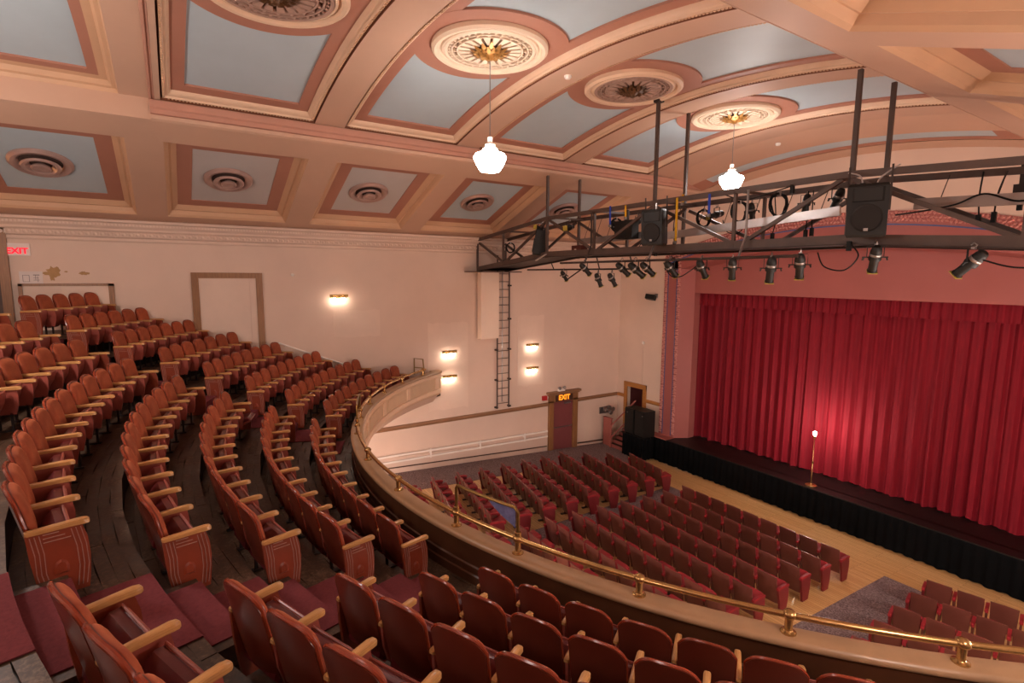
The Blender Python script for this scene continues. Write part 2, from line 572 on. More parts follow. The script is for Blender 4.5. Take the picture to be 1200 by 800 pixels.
# last strip falls to the front wall as a shallow cove
def cove(x, y): return vz(x) - .385 * (y - 14.78) / (YF - 14.78)
for a, b in ((14.78, 15.95), (16.62, YF)):
    vstrip(m, a, b, lambda x: cove(x, a), lambda x: cove(x, b))
SX0, SX1 = -17.12, -13.72
for f in (lambda x: x, mx):
    for y0, y1 in zip([YB] + [b[1] for b in BAYS], [b[0] for b in BAYS] + [YF]):
        m.add([(f(x), y, sz(x)) for x in (SX0, SX1) for y in (y0, y1)], [(0, 1, 3, 2)])
    m.add([(f(x), y, sz(x)) for x in (XL, SX0) for y in (YB, YF)], [(0, 1, 3, 2)])
    m.add([(f(x), y, sz(x)) for x in (SX1, XI) for y in (YB, YF)], [(0, 1, 3, 2)])
    # beam face up to the vault, with a bevelled lower edge
    m.add([(f(XI), y, z) for z in (sz(XI), vz(XI)) for y in (YB, YF)], [(0, 1, 3, 2)])
m.bb((XL - .2, YB - .2, 4.32), (XR + .2, YF + .2, 4.5))
ceiling = struct('ceiling', m, TAN)
# mouldings along the inner face of both side beams
for f in (lambda x: x, mx):
    mm = M()
    mm.rings([[(f(XI + d), y, sz(XI) + h) for d, h in ((-.02, -.015), (.035, .02), (.035, .09), (0, .10), (-.03, .1))] for y in (-.12, YF)], True, False, True)
    mm.build('beam_bevel', TAN, ceiling)
    mm = M()
    mm.rings([[(f(XI + d), y, sz(XI) + h) for d, h in ((-.01, .1), (.05, .12), (.05, .2), (.09, .23), (.09, .36), (.0, .38))] for y in (-.12, YF)], True, False, True)
    mm.build('beam_fascia', PINKL, ceiling)
# rose frame on the rib that closes the decorated bays towards the rear
mm = M()
mm.rings([[(x, y, vz(x) + h) for y, h in ((-.14, .01), (-.13, -.025), (-.09, -.03), (-.09, .0), (-.05, -.012), (-.02, .02), (.0, .02), (.03, .10), (.06, .11))] for x in vxs], False)
mm.build('rose_frame', PINKL, ceiling)
# rosy strip with a long blue inlay before the front wall
def strip(y0, y1, x0, x1, dz, name, mat, n=30):
    mm = M()
    mm.rings([[(x, y0, cove(x, y0) + dz), (x, y1, cove(x, y1) + dz)] for x in [x0 + (x1 - x0) * i / n for i in range(n + 1)]], False)
    return mm.build(name, mat, ceiling)
mm = M()
for (a, b, c, d) in ((15.95, 15.98, XI, mx(XI)), (16.38, 16.62, XI, mx(XI))):
    xs = [c + (d - c) * i / 30 for i in range(31)]
    mm.rings([[(x, a, cove(x, a) + .01), (x, b, cove(x, b) + .01)] for x in xs], False)
for c, d in ((XI, -12.35), (mx(-12.35), mx(XI))):
    mm.rings([[(x, 15.98, cove(x, 15.98) + .01), (x, 16.38, cove(x, 16.38) + .01)] for x in (c, (c + d) / 2, d)], False)
mm.build('cove_border', PINK, ceiling)
strip(15.92, 16.46, -12.45, mx(-12.45), .014, 'cove_inlay', BLUE)

def ring_pts(y0, y1, d, h, n=22):
    a, b = XI + d, mx(XI) - d
    xs = [a + (b - a) * i / n for i in range(n + 1)]
    return [(x, y0 + d, vz(x) + h) for x in xs] + [(x, y1 - d, vz(x) + h) for x in reversed(xs)]
def frame(m, y0, y1, prof):
    rings = [ring_pts(y0, y1, d, h) for d, h in prof]
    return m.rings(rings, True)
MY = [(a + b) / 2 for a, b in BAYS]
MXC = -8.75
for k, (y0, y1) in enumerate(BAYS):
    if k == 0:          # the rear bay has a plain splayed edge
        frame(M(), y0, y1, [(0, 0), (.03, .06), (.09, .07), (.14, .14), (.26, .14)]).build('coffer_moulding', OCHRE, ceiling)
    else:
        frame(M(), y0, y1, [(0, 0), (.008, .11), (.03, .11)]).build('coffer_step', GAPSHADE, ceiling)
        frame(M(), y0, y1, [(.03, .11), (.035, .035), (.075, .02), (.09, .05), (.13, .06), (.175, .12), (.18, .14)]).build('coffer_moulding', CREAM, ceiling, True)
    # dentils along the moulding
    mm = M()
    x = XI + .14
    while x < mx(XI) - .12:
        for yy in (y0 + .055, y1 - .055):
            mm.box((x, yy, vz(x) + .02), (.03, .035, .022))
        x += .062
    yy = y0 + .14
    while yy < y1 - .1:
        for xx in (XI + .055, mx(XI) - .055):
            mm.box((xx, yy, vz(xx) + .02), (.035, .03, .022))
        yy += .062
    if k: mm.build('dentil_course', OCHRE, ceiling, kind='stuff')
    # terracotta border: a flat frame and a round plate about the medallion, both proud of the blue field
    mm = frame(M(), y0, y1, [(.18 if k else .26, .14), (.41, .14), (.41, .185)])
    cx, cy = MXC, MY[k]
    n = 64
    outer, inner, lip = [], [], []
    hw = (y1 - y0) / 2 - .185
    for i in range(n):
        a = 2 * PI * i / n
        ox, oy = 1.42 * math.cos(a), 1.42 * math.sin(a)
        oy = max(-hw, min(hw, oy))
        X = cx + ox
        outer.append((X, cy + oy, vz(X) + .137))
        lip.append((X, cy + oy, vz(X) + .185))
        X2 = cx + .9 * math.cos(a)
        inner.append((X2, cy + .9 * math.sin(a), vz(X2) + .137))
    mm.rings([inner, outer, lip], True)
    mm.build('coffer_border', PINK, ceiling)
    for sgn in (-1, 1):
        mm = M()
        a, b = (XI + .35, cx - .3) if sgn < 0 else (cx + .3, mx(XI) - .35)
        mm.rings([[(x, y0 + .35, vz(x) + .178), (x, y1 - .35, vz(x) + .178)] for x in [a + (b - a) * i / 14 for i in range(15)]], False)
        mm.build('coffer_panel', BLUE, ceiling)

# ceiling medallions
def medallion(k, lit):
    cx, cy = MXC, MY[k]
    names = {1: 'perforated round ceiling medallion over the rear seating, cut by the top edge', 2: 'gilded cream ceiling medallion carrying the larger hanging lamp',
             3: 'dull rose perforated ceiling medallion without a lamp, between the two lit ones', 4: 'gilded cream ceiling medallion above the hanging lamp beyond the lighting bridge'}
    b = Vector((cx, cy, vz(cx)))
    t = thing('ceiling_medallion', names[k], 'medallion', b, 0, 'ceiling medallions')
    rm, fm, bk, gm = (CREAMW, CREAMW, BACKL, GOLD) if lit else (CREAM, FRETD, BACKD, GOLDD)  # medallions without a lamp: dimmer light put into darker colours
    M().lathe([(1.05, .145), (1.05, .06), (1.0, .02), (.94, .03), (.92, .08), (.89, .085), (.87, .05), (.835, .04), (.825, .1), (.825, .145)], n=48).build('rim', rm, t, True)
    M().lathe([(.85, .10), (.02, .10)], n=32).build('backing', bk, t)  # shade in the pierced gaps put into the backing colour
    mm = M()
    ns = 20
    for i in range(ns):                    # carved spokes and the pierced outer ring
        a = 2 * PI * i / ns
        ca, sa = math.cos(a), math.sin(a)
        def P(r, ta, z): return (r * ca - ta * sa, r * sa + ta * ca, z)
        for (r0, r1, w0, w1) in ((.28, .56, .02, .062),):
            vs = [P(r0, -w0, .05), P(r0, w0, .05), P(r1, w1, .05), P(r1, -w1, .05), P(r0, -w0, .1), P(r0, w0, .1), P(r1, w1, .1), P(r1, -w1, .1)]
            mm.add(vs, [(0, 1, 2, 3), (0, 4, 5, 1), (1, 5, 6, 2), (2, 6, 7, 3), (3, 7, 4, 0)])
    for (r0, r1) in ((.57, .60), (.675, .70), (.77, .825)):
        mm.lathe([(r0, .1), (r0, .045), (r1, .045), (r1, .1)], n=40)
    for i in range(40):
        a = 2 * PI * (i + .5) / 40
        for r, s_ in ((.637, .055), (.735, .05)):
            if i % 2 == 0 or r > .7:
                R = Matrix.Rotation(a + PI / 4, 3, 'Z')
                mm.box((r * math.cos(a), r * math.sin(a), .075), (s_, s_ * .7, .05), R)
    mm.build('fretwork', fm, t, kind='stuff')
    mm = M()
    for ring, (rr, ln, zz) in enumerate(((.11, .31, .02), (.06, .21, -.01))):
        for i in range(14):
            a = 2 * PI * (i + ring * .5) / 14
            ca, sa = math.cos(a), math.sin(a)
            def P(r, ta, z): return (r * ca - ta * sa, r * sa + ta * ca, z)
            mm.add([P(rr, -.02, zz + .02), P(rr, .02, zz + .02), P(rr + ln * .6, .045, zz - .01), P(rr + ln, 0, zz + .05), P(rr + ln * .6, -.045, zz - .01), P(rr + ln * .5, 0, zz - .03)],
                   [(0, 1, 5), (1, 2, 5), (2, 3, 5), (3, 4, 5), (4, 0, 5)])
    mm.lathe([(.13, .05), (.13, .0), (.07, -.04), (.05, -.09), (.0, -.1)], n=16)
    mm.build('rosette', gm, t, True)
    return b
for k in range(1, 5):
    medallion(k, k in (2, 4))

# pendant lamps: one hangs over the balcony, one beyond the bridge; behind the camera only an added fill light
def pendant(k, label, drop):
    b = Vector((MXC, MY[k], vz(MXC) - .09))
    t = thing('pendant_lamp', label, 'lamp', b, 0, 'schoolhouse pendant lamps')
    M().tube([(0, 0, 0), (0, 0, -drop + .35)], .009, 6).build('stem', SILVER, t)
    M().lathe([(.0, -drop + .40), (.045, -drop + .40), (.05, -drop + .30), (.09, -drop + .27), (.095, -drop + .20), (0, -drop + .19)], n=14).build('fitter', WHITE, t, True)
    M().lathe([(.10, -drop + .20), (.13, -drop + .19), (.15, -drop + .14), (.27, -drop + .10), (.30, -drop + .05), (.295, -drop + .0), (.26, -drop - .08), (.21, -drop - .16), (.18, -drop - .205), (.10, -drop - .22), (0, -drop - .225)], n=24).build('shade', GLOW, t, True)
pendant(2, 'lit opal schoolhouse lamp hanging on a thin stem over the balcony', 1.74)
pendant(4, 'lit opal schoolhouse lamp hanging in front of the proscenium behind the lighting bridge', 1.40)

# small sloping coffers with their round air vents, on both sides
def slope_frame(f, sg):
    u = Vector((1, 0, .363)).normalized()
    n = Vector((-.363, 0, 1)).normalized()
    def P(s, y, h):
        q = Vector((XL, 0, 1.33)) + u * s + n * h
        return (f(q.x), y, q.z)
    return P
S0, S1 = (SX0 - XL) * 1.064, (SX1 - XL) * 1.064
vent_names = ['round vent in the coffer with the orange-lit corner by the doorway', 'round ceiling vent in the second small coffer along the far wall, above the boarded doorway',
              'round ceiling vent in the third small coffer along the far wall', 'round ceiling vent in the small coffer below the larger hanging lamp', 'round ceiling vent half hidden behind the end of the lighting bridge']
for side, f in enumerate((lambda x: x, mx)):
    P = slope_frame(f, side)
    for k, (y0, y1) in enumerate(BAYS):
        def ring(d, h):
            return [P(S0 + d, y0 + d, h), P(S1 - d, y0 + d, h), P(S1 - d, y1 - d, h), P(S0 + d, y1 - d, h)]
        M().rings([ring(0, 0), ring(.05, .05), ring(.09, .15), ring(.13, .15), ring(.24, .25)], True).build('side_coffer_moulding', OCHRE, ceiling)
        M().rings([ring(.24, .25), ring(.55, .25), ring(.55, .27)], True).build('side_coffer_border', PINK, ceiling)
        r = ring(.54, .265)
        M().add(r, [(0, 1, 2, 3)]).build('side_coffer_panel', GREYB if k in (1, 2) else BLUE, ceiling)
        if side == 0:
            c = Vector(P((S0 + S1) / 2 + .0, (y0 + y1) / 2 - .12, .262))
            t = thing('ceiling_vent', vent_names[k], 'vent', c, 0, 'round ceiling vents along the far wall')
            R = Matrix.Rotation(math.atan(-.363), 3, 'Y') @ Matrix.Rotation(PI, 3, 'X')
            mm = M(); mm.lathe([(.56, 0), (.56, .035), (.51, .085), (.45, .08), (.38, .02), (.36, -.01)], n=32, R=R); mm.build('outer_ring', VENTM, t, True)
            mm = M(); mm.lathe([(.43, .005), (.0, .005)], n=24, R=R); mm.build('duct', DARKVENT, t)
            mm = M(); mm.lathe([(.20, .03), (.33, .085), (.35, .11), (.325, .14), (.27, .135), (.21, .07), (.19, .045)], n=28, R=R); mm.build('middle_ring', VENTM, t, True)
            mm = M(); mm.lathe([(.08, .06), (.17, .125), (.18, .155), (.15, .175), (.10, .155), (.05, .16), (0, .17)], n=22, R=R); mm.build('centre_cone', VENTM, t, True)
t = thing('smoke_detector', 'small white smoke detector on the ceiling rib beside the unlit medallion', 'detector', (-8.75, 6.92, vz(-8.75)))
M().lathe([(.075, 0), (.075, -.03), (.05, -.06), (0, -.065)], n=16).build('housing', WHITE, t, True)
t = thing('smoke_detector', 'small white smoke detector on the last rib above the hanging lamp behind the bridge', 'detector', (-9.3, 15.2, cove(-9.3, 15.2)))
M().lathe([(.075, 0.01), (.075, -.03), (.05, -.06), (0, -.065)], n=16).build('housing', WHITE, t, True)

# ------------------------------------------------------------------ proscenium, curtain, stage
YH = 17.7                                   # plane of the rose header
m = M()
for f in (lambda x: x, mx):
    m.add([(f(x), y, z) for x, y in ((PX0, YF - .04), (PX1, YF - .04), (-13.93, YH), (-13.93, YH + .35), (PX0, YH + .35)) for z in (-6.66, zo(PX0) + .0)],
          [(0, 2, 3, 1), (2, 4, 5, 3), (4, 6, 7, 5), (0, 1, 9, 8)])
xs = [PX0 + (mx(PX0) - PX0) * i / 48 for i in range(49)]
m.rings([[(x, YF - .04, min(zo(x), zo(PX0) + 9)), (x, YF - .04, zi(x)), (x, YH, zi(x) - .1), (x, YH + .3, zi(x)), (x, YF + .2, zo(x)), (x, YF - .04, zo(x))] for x in xs], False)
pros = struct('proscenium', m, PROS)
m = M()
m.rings([[(x, YH - .001, zi(x) + .2), (x, YH - .001, -.66), (x, YH + .2, -.66), (x, YH + .2, zi(x) + .2)] for x in [PX1 + (mx(PX1) - PX1) * i / 30 for i in range(31)]], True, False, True)
m.build('header', HEAD, pros)
# carved borders
mm = M()
def leafbump(m, c, r, ang=0):
    R = Matrix.Rotation(PI / 2, 3, 'X') @ Matrix.Rotation(ang, 3, 'Z')
    c = Vector(c)
    v = [(r, 0, 0), (0, r * .55, 0), (-r, 0, 0), (0, -r * .55, 0), (0, 0, r * .8)]
    m.add([c + R @ Vector(q) for q in v], [(0, 1, 4), (1, 2, 4), (2, 3, 4), (3, 0, 4)])
rr = random.Random(4)
z = -6.5
while z < .75:
    for x0 in (-14.98, -14.92, -14.33, -14.27):
        leafbump(mm, (x0 + rr.uniform(-.01, .01), YF - .04, z + rr.uniform(-.02, .02)), .075, rr.uniform(-.6, .6))
    z += .085
x = PX0 + .05
while x < mx(PX0):
    for j in range(3):
        leafbump(mm, (x + .04 * j, YF - .04, zo(x) - .06 - .1 * j + rr.uniform(-.02, .02)), .07, rr.uniform(0, 3))
    x += .1
mm.build('carved_border', PROSD, pros, kind='stuff')
mm = M()
for x0 in (-14.84, -14.40):
    mm.bb((x0 - .018, YF - .05, -6.6), (x0 + .018, YF - .035, zo(x0) - .4 if x0 < -14.6 else .3))
mm.rings([[(x, YF - .05, zo(x) - .36), (x, YF - .05, zo(x) - .40), (x, YF - .03, zo(x) - .40), (x, YF - .03, zo(x) - .36)] for x in [-14.84 + (mx(-14.84) + 14.84) * i / 40 for i in range(41)]], True, False, True)
mm.build('painted_line', BLUEL, pros)
# stage
ZS = -6.66
m = M()
m.bb((-15.9, 16.72, ZS - .12), (XR, YF, ZS)).bb((-14.25, YF - .05, ZS - .12), (XR, 20.4, ZS))
m.bb((-15.95, 16.02, ZS - .12), (-14.85, 16.75, ZS))
stage = struct('stage_floor', m, STAGE)
M().bb((-15.3, 16.70, ZS - .05), (-14.2, 17.18, ZS + .015)).build('stage_kerb', PINKS, stage)
M().bb((-14.2, 16.695, ZS - .03), (XR, 16.73, ZS + .004)).build('stage_nosing', BLACK, stage)
m = M()
rr = random.Random(2)
def pleat(m, x0, x1, y, ztop, zb, step=.035, amp=.03):
    n = int(abs(x1 - x0) / step)
    rows = []
    for i in range(n + 1):
        x = x0 + (x1 - x0) * i / n
        a = amp * (math.sin(i * .9) + .5 * math.sin(i * .37 + 1))
        rows.append([(x, y + a * .3, ztop), (x, y + a * .7, (ztop + zb(y)) / 2), (x, y - .03 + a, zb(y) + .03 * abs(math.sin(i * .21)))])
    m.rings(rows, False)
pleat(m, -14.88, XR, 16.67, ZS - .02, fz)
t = m.build('stage_skirt', BLACKC, None, True, label='long pleated black skirt hanging from the stage edge to the floor', category='drape')
m = M()
pleat(m, -15.97, -14.83, 15.98, ZS - .02, fz)
n = 18
m.rings([[(-14.83 + .03 * math.sin(i * 1.3), 15.98 + .7 * i / n, ZS - .02), (-14.83 + .04 * math.sin(i * 1.3), 15.98 + .7 * i / n, fz(16))] for i in range(n + 1)], False)
m.rings([[(-15.97 + .03 * math.sin(i * 1.3), 15.98 + .9 * i / n, ZS - .02), (-15.97 + .04 * math.sin(i * 1.3), 15.98 + .9 * i / n, fz(16))] for i in range(n + 1)], False)
m.build('stage_skirt', BLACKC, None, True, label='short black drape round the platform under the twin loudspeakers', category='drape')
# crimson curtain: folds are real waves in the cloth
def cloth(m, x0, x1, ztop, zbot, y, seed, amp, nz=10, step=.03, flare=0.0, fr=17, hem=.05):
    r = random.Random(seed)
    ph = [r.uniform(0, 6.28) for _ in range(6)]
    n = int((x1 - x0) / step)
    cols = []
    for i in range(n + 1):
        x = x0 + (x1 - x0) * i / n
        u = x * fr + 1.6 * math.sin(x * .9 + ph[0]) + 1.1 * math.sin(x * 2.3 + ph[1])
        col = []
        for j in range(nz + 1):
            q = j / nz
            z = ztop + (zbot - ztop) * q
            a = amp * (.55 + .75 * q * (.6 + .4 * math.sin(x * 1.7 + ph[2])))
            wv = math.sin(u) + .45 * math.sin(2.1 * u + ph[3] + .5 * q) + .35 * math.sin(.47 * u + ph[4])
            wv = math.copysign(abs(wv) ** .8, wv)
            zz = z + (hem * math.sin(.5 * u + ph[5]) - hem * .4 if j == nz else 0)
            col.append((x, y + a * wv * .6 - flare * q, zz))
        cols.append(col)
    return m.rings(cols, False)
t = thing('stage_curtain', 'closed crimson velour stage curtain in deep vertical folds', 'curtain', (-14.3, 18.25, ZS))
mm = M((-14.3, 18.25, ZS))
cloth(mm, -14.5, -1.2, -.45, ZS + .02, 18.25, 5, .13, 10)
o = mm.build('drape', CURT, t, True)
mm = M((-14.3, 18.25, ZS))
cloth(mm, -14.5, -1.2, -.45, -1.15, 18.02, 9, .06, 3, .02, 0, 24, .008)
mm.build('valance', CURT, t, True)
struct('wall_stage', M().bb((-15.4, 20.4, -8), (XR, 20.6, 4.2)), BLACK)

# ghost light on the stage
t = thing('ghost_light', 'bare bulb burning on a thin brass stand at the stage edge', 'lamp', (-8.5, 16.98, ZS))
M().lathe([(0, 0), (.17, 0), (.17, .02), (.14, .035), (.05, .045), (.03, .07), (0, .07)], n=22).build('base', BRASS, t, True)
M().tube([(0, 0, .05), (0, 0, .75), (0, 0, .76), (0, 0, 1.56)], [.017, .017, .012, .012], 8).build('pole', BRASS, t, True)
M().lathe([(.013, .72), (.026, .73), (.026, .79), (.013, .80)], n=10).build('collar', BRASSD, t)
M().lathe([(0, 1.55), (.03, 1.55), (.035, 1.62), (.025, 1.64), (0, 1.64)], n=12).build('socket', BRASSD, t)
M().lathe([(0, 1.64), (.022, 1.65), (.05, 1.70), (.055, 1.735), (.04, 1.775), (0, 1.79)], n=14).build('bulb', GGLOW, t, True)

# ================================================================== things on the far wall
# boarded-up double doorway
t = thing('door_1', 'cream boarded-up doorway with a wide oak frame on the far wall', 'doorway', (XL, 1.4, -2.9))
m = M((XL, 1.4, -2.9))
m.bb((XL, .50, -2.9), (XL + .06, .68, .02)).bb((XL, 2.16, -2.9), (XL + .06, 2.34, .02)).bb((XL, .50, -.14), (XL + .065, 2.34, .02))
m.build('door_frame', OAK, t)
M((XL, 1.4, -2.9)).bb((XL, .68, -2.9), (XL + .02, 1.98, -.14)).build('board', WALLP, t)
M((XL, 1.4, -2.9)).bb((XL, 1.985, -2.9), (XL + .02, 2.16, -.14)).build('board', WALLP, t)
# low boarded opening behind the last rows
t = thing('door_2', 'cream boarded opening with thin oak frame behind the topmost row', 'doorway', (XL, -2.2, -1.46))
m = M((XL, -2.2, -1.46)).bb((XL, -3.16, -1.46), (XL + .05, -3.08, -.29)).bb((XL, -1.38, -1.46), (XL + .05, -1.26, -.29)).bb((XL, -3.16, -.345), (XL + .05, -1.26, -.28))
m.build('door_frame', OAK, t)
M((XL, -2.2, -1.46)).bb((XL, -3.08, -1.46), (XL + .02, -1.38, -.345)).build('board', WALLP, t)
# wooden doorway at the picture's edge
t = thing('door_3', 'tall dark wooden doorway with oak casing under the cornice', 'doorway', (XL, -4.0, -1.46))
m = M((XL, -4.0, -1.46)).bb((XL, -3.45, -1.46), (XL + .12, -3.27, 1.24)).bb((XL, -4.83, -1.46), (XL + .12, -4.65, 1.24)).bb((XL, -4.83, .98), (XL + .12, -3.27, 1.24)).bb((XL, -3.47, 1.20), (XL + .2, -3.22, 1.33))
m.build('casing', OAK, t)
M((XL, -4.0, -1.46)).bb((XL - .12, -4.65, -1.46), (XL - .06, -3.43, 1.0)).build('door_leaf', DARKW, t)
# illuminated exit sign, notice
t = thing('exit_sign', 'small glowing red EXIT sign high on the wall next to the oak casing', 'sign', (XL, -3.12, .54))
M((XL, -3.12, .54)).bb((XL, -3.27, .40), (XL + .06, -2.86, .70)).build('casing', EXITP, t)
text('EXIT', 'lettering', EXITR, t, (.066, .02, -.03), (PI / 2, 0, PI / 2), .20, .004)
t = thing('notice', 'white paper notice with grey diagrams pinned above the low boarded opening', 'notice', (XL, -2.9, -.27))
M((XL, -2.9, -.27)).bb((XL, -3.12, -.29), (XL + .008, -2.68, .02)).build('paper', PAPER, t)
m = M((XL, -2.9, -.27))
for (y0, z0, y1, z1) in ((-3.06, -.24, -2.93, -.23), (-3.06, -.08, -2.93, -.07), (-3.06, -.24, -3.05, -.07), (-2.94, -.24, -2.93, -.07), (-2.86, -.2, -2.74, -.19), (-2.86, -.14, -2.76, -.13), (-2.86, -.08, -2.74, -.06), (-2.82, -.2, -2.81, -.06), (-2.78, -.24, -2.77, -.1)):
    m.bb((XL + .008, y0, z0), (XL + .011, y1, z1))
m.build('printed_diagram', INK, t, kind='stuff')

# wall sconces
def sconce(y, z, label):
    b = Vector((XL, y, z))
    t = thing('wall_sconce', label, 'lamp', b, 0, 'twin-bulb wall sconces')
    M().box((.012, 0, 0), (.024, .50, .10)).build('backplate', BRASS, t)
    m = M()
    m.box((.12, 0, .05), (.02, .58, .025)).box((.12, 0, -.005), (.02, .58, .02))
    for yy in (-.25, 0, .25):
        m.box((.12, yy, .022), (.024, .085, .085)).bar((.02, yy, .02), (.12, yy, .02), .02)
    m.build('gallery', BRASSD, t)
    for yy in (-.14, .14):
        M().lathe([(0, 0), (.03, 0), (.03, -.03), (0, -.03)], (.12, yy, -.015), 8).build('socket', BRASSD, t)
        M().lathe([(0, 0), (.04, -.01), (.055, -.04), (.06, -.075), (.04, -.105), (0, -.115)], (.12, yy, -.045), 12).build('bulb', SGLOW, t, True)
sconce(4.58, -.72, 'lit brass wall sconce high on the far wall above the balcony seats')
sconce(8.53, -2.84, 'lit upper brass sconce of the pair beyond the balcony end')
sconce(8.53, -3.76, 'lit lower brass sconce of the pair beyond the balcony end')
sconce(12.28, -2.82, 'lit upper brass sconce of the pair between the ladder and the exit')
sconce(12.28, -3.78, 'lit lower brass sconce of the pair between the ladder and the exit')
# acoustic panel
t = thing('acoustic_panel', 'thick plain cream panel standing off the wall next to the ladder', 'panel', (XL, 10.1, -2.45))
M((XL, 10.1, -2.45)).bb((XL + .12, 9.70, -2.40), (XL + .40, 10.48, .12)).build('face', mottled('lit_panel_cream', 'eed6c2', .03, 1, .6, .3, .03, 20), t)  # brighter light on the face put into a paler cream
M((XL, 10.1, -2.45)).bb((XL + .004, 9.85, -2.2), (XL + .12, 9.95, -.1)).bb((XL + .004, 10.3, -2.2), (XL + .12, 10.4, -.1)).build('batten', OAK, t)
# ladder
t = thing('wall_ladder', 'tall dark iron ladder fixed to the wall up to the lighting bridge', 'ladder', (XL + .12, 10.85, -5.25))
for y in (10.58, 11.12):
    M((XL + .12, 10.85, -5.25)).bb((XL + .10, y - .022, -5.25), (XL + .14, y + .022, .75)).build('stile', STEEL, t)
z = -5.05
me = None
while z < .6:
    if me is None:
        me = M().tube([(0, -.27, 0), (0, .27, 0)], .013, 6).mesh('rung', STEEL)
    link('rung', me, t, (0, 0, z + 5.25))
    z += .30
for z in (-5.2, -4.1, -2.9, -1.7, -.4):
    for y in (-.3, .3):
        M().bb((-.12, y - .03, z + 5.25 - .03), (.05, y + .05, z + 5.25 + .03)).build('wall_bracket', STEELD, t)
M((XL + .12, 10.85, -5.25)).tube([(XL + .03, 10.86, -5.0), (XL + .03, 10.86, .4)], .02, 6).build('conduit', SILVER, t)
# rail up the balcony side wall
t = thing('stair_handrail', 'thin white handrail sloping down the wall behind the balcony rows', 'handrail', (XL, 3.6, -2.6))
M((XL, 3.6, -2.6)).tube([(XL + .1, 2.7, -2.12), (XL + .1, 3.3, -2.38), (XL + .1, 4.6, -2.92), (XL + .1, 4.75, -2.92)], .025, 8).build('bar', WHITE, t, True)
for y, z in ((2.9, -2.2), (3.9, -2.63), (4.5, -2.88)):
    M((XL, 3.6, -2.6)).tube([(XL, y, z - .06), (XL + .1, y, z)], .012, 6).build('bracket', WHITE, t)
# ramp handrail along the orchestra wall
t = thing('ramp_handrail', 'white double handrail along the lower wall beside the orchestra seats', 'handrail', (XL, 8.0, -7))
b0 = (XL, 8.0, -7)
for dz, nm in ((0, 'upper_bar'), (-.22, 'lower_bar')):
    M(b0).bar((XL + .16, 3.0, -6.30 + dz), (XL + .16, 13.05, -6.54 + dz), .06, .06).build(nm, WHITE, t)
for y in (5.6, 7.7, 9.8, 11.9):
    z = -6.30 - .0239 * (y - 3)
    M(b0).bb((XL + .14, y - .025, z - .28), (XL + .18, y + .025, z + .06)).bb((XL, y - .02, z - .13), (XL + .16, y + .02, z - .09)).build('post', WHITE, t)
# orchestra exit door
b = Vector((XL, 13.95, -7.5))
t = thing('door_4', 'plum exit door in an oak surround with a lit amber EXIT box above', 'door', b)
m = M(b).bb((XL, 13.18, -7.52), (XL + .10, 13.42, -5.30)).bb((XL, 14.48, -7.58), (XL + .10, 14.74, -5.30)).bb((XL, 13.18, -5.36), (XL + .10, 14.74, -4.98))
m.build('surround', OAK, t)
M(b).bb((XL, 13.08, -4.99), (XL + .2, 14.84, -4.90)).bb((XL, 13.13, -5.05), (XL + .15, 14.79, -4.99)).build('cornice', OAKY, t)
M(b).bb((XL, 13.42, -7.54), (XL + .04, 14.48, -5.36)).build('door_leaf', DOORR, t)
M(b).tube([(XL + .04, 13.47, -6.48), (XL + .12, 13.5, -6.48), (XL + .12, 14.4, -6.48), (XL + .04, 14.43, -6.48)], .018, 6).build('push_bar', SILVER, t)
M(b).bb((XL + .04, 14.0, -5.48), (XL + .12, 14.32, -5.42)).build('door_closer', SILVER, t)
M(b).bb((XL + .10, 13.5, -5.34), (XL + .13, 14.42, -5.04)).build('sign_box', DARKW, t)
text('EXIT', 'lettering', EXITY, t, (XL + .136 - b.x, 0.0, -5.19 - b.z), (PI / 2, 0, PI / 2), .30, .004)
t = thing('emergency_light', 'white twin-head emergency light standing on top of the exit door surround', 'lamp', (XL + .1, 13.8, -4.9))
M().bb((-.06, -.16, 0), (.06, .16, .1)).build('box', WHITE, t)
for yy in (-.13, .13):
    M().lathe([(0, 0), (.05, 0), (.075, .08), (0, .1)], (0, yy, .13), 10, Matrix.Rotation(rad(80), 3, 'Y')).build('lamp_head', SILVER, t)
t = thing('fire_alarm', 'red fire alarm box on the wall beside the exit door', 'alarm', (XL, 12.95, -5.2))
M().bb((0, -.1, -.02), (.09, .12, .17)).build('box', REDP, t)
M().lathe([(0, 0), (.06, 0), (.06, .03), (0, .04)], (.0, .17, .08), 10, Matrix.Rotation(PI / 2, 3, 'Y')).build('strobe', WHITE, t)
t = thing('wall_light_cluster', 'grey lamp cluster mounted low on the wall beyond the exit door', 'lamp', (XL, 16.5, -6.1))
M().bb((0, -.42, -.14), (.05, .1, .16)).build('backplate', SILVER, t)
for i, (yy, zz) in enumerate(((-.25, .06), (0.0, .12), (.22, .05), (.1, -.08))):
    M().lathe([(0, -.02), (.06, -.02), (.11, .10), (.10, .13), (0, .11)], (.14, yy, zz), 12, Matrix.Rotation(rad(60 + 15 * i), 3, 'Y')).build('lamp_head', SILVER, t)
t = thing('wall_sensor', 'tiny white sensor dome on the wall above the balcony seats', 'sensor', (XL, 3.21, -.03))
M().lathe([(0.05, 0), (.05, .03), (.03, .05), (0, .055)], n=12, R=Matrix.Rotation(PI / 2, 3, 'Y')).build('dome', WHITE, t, True)
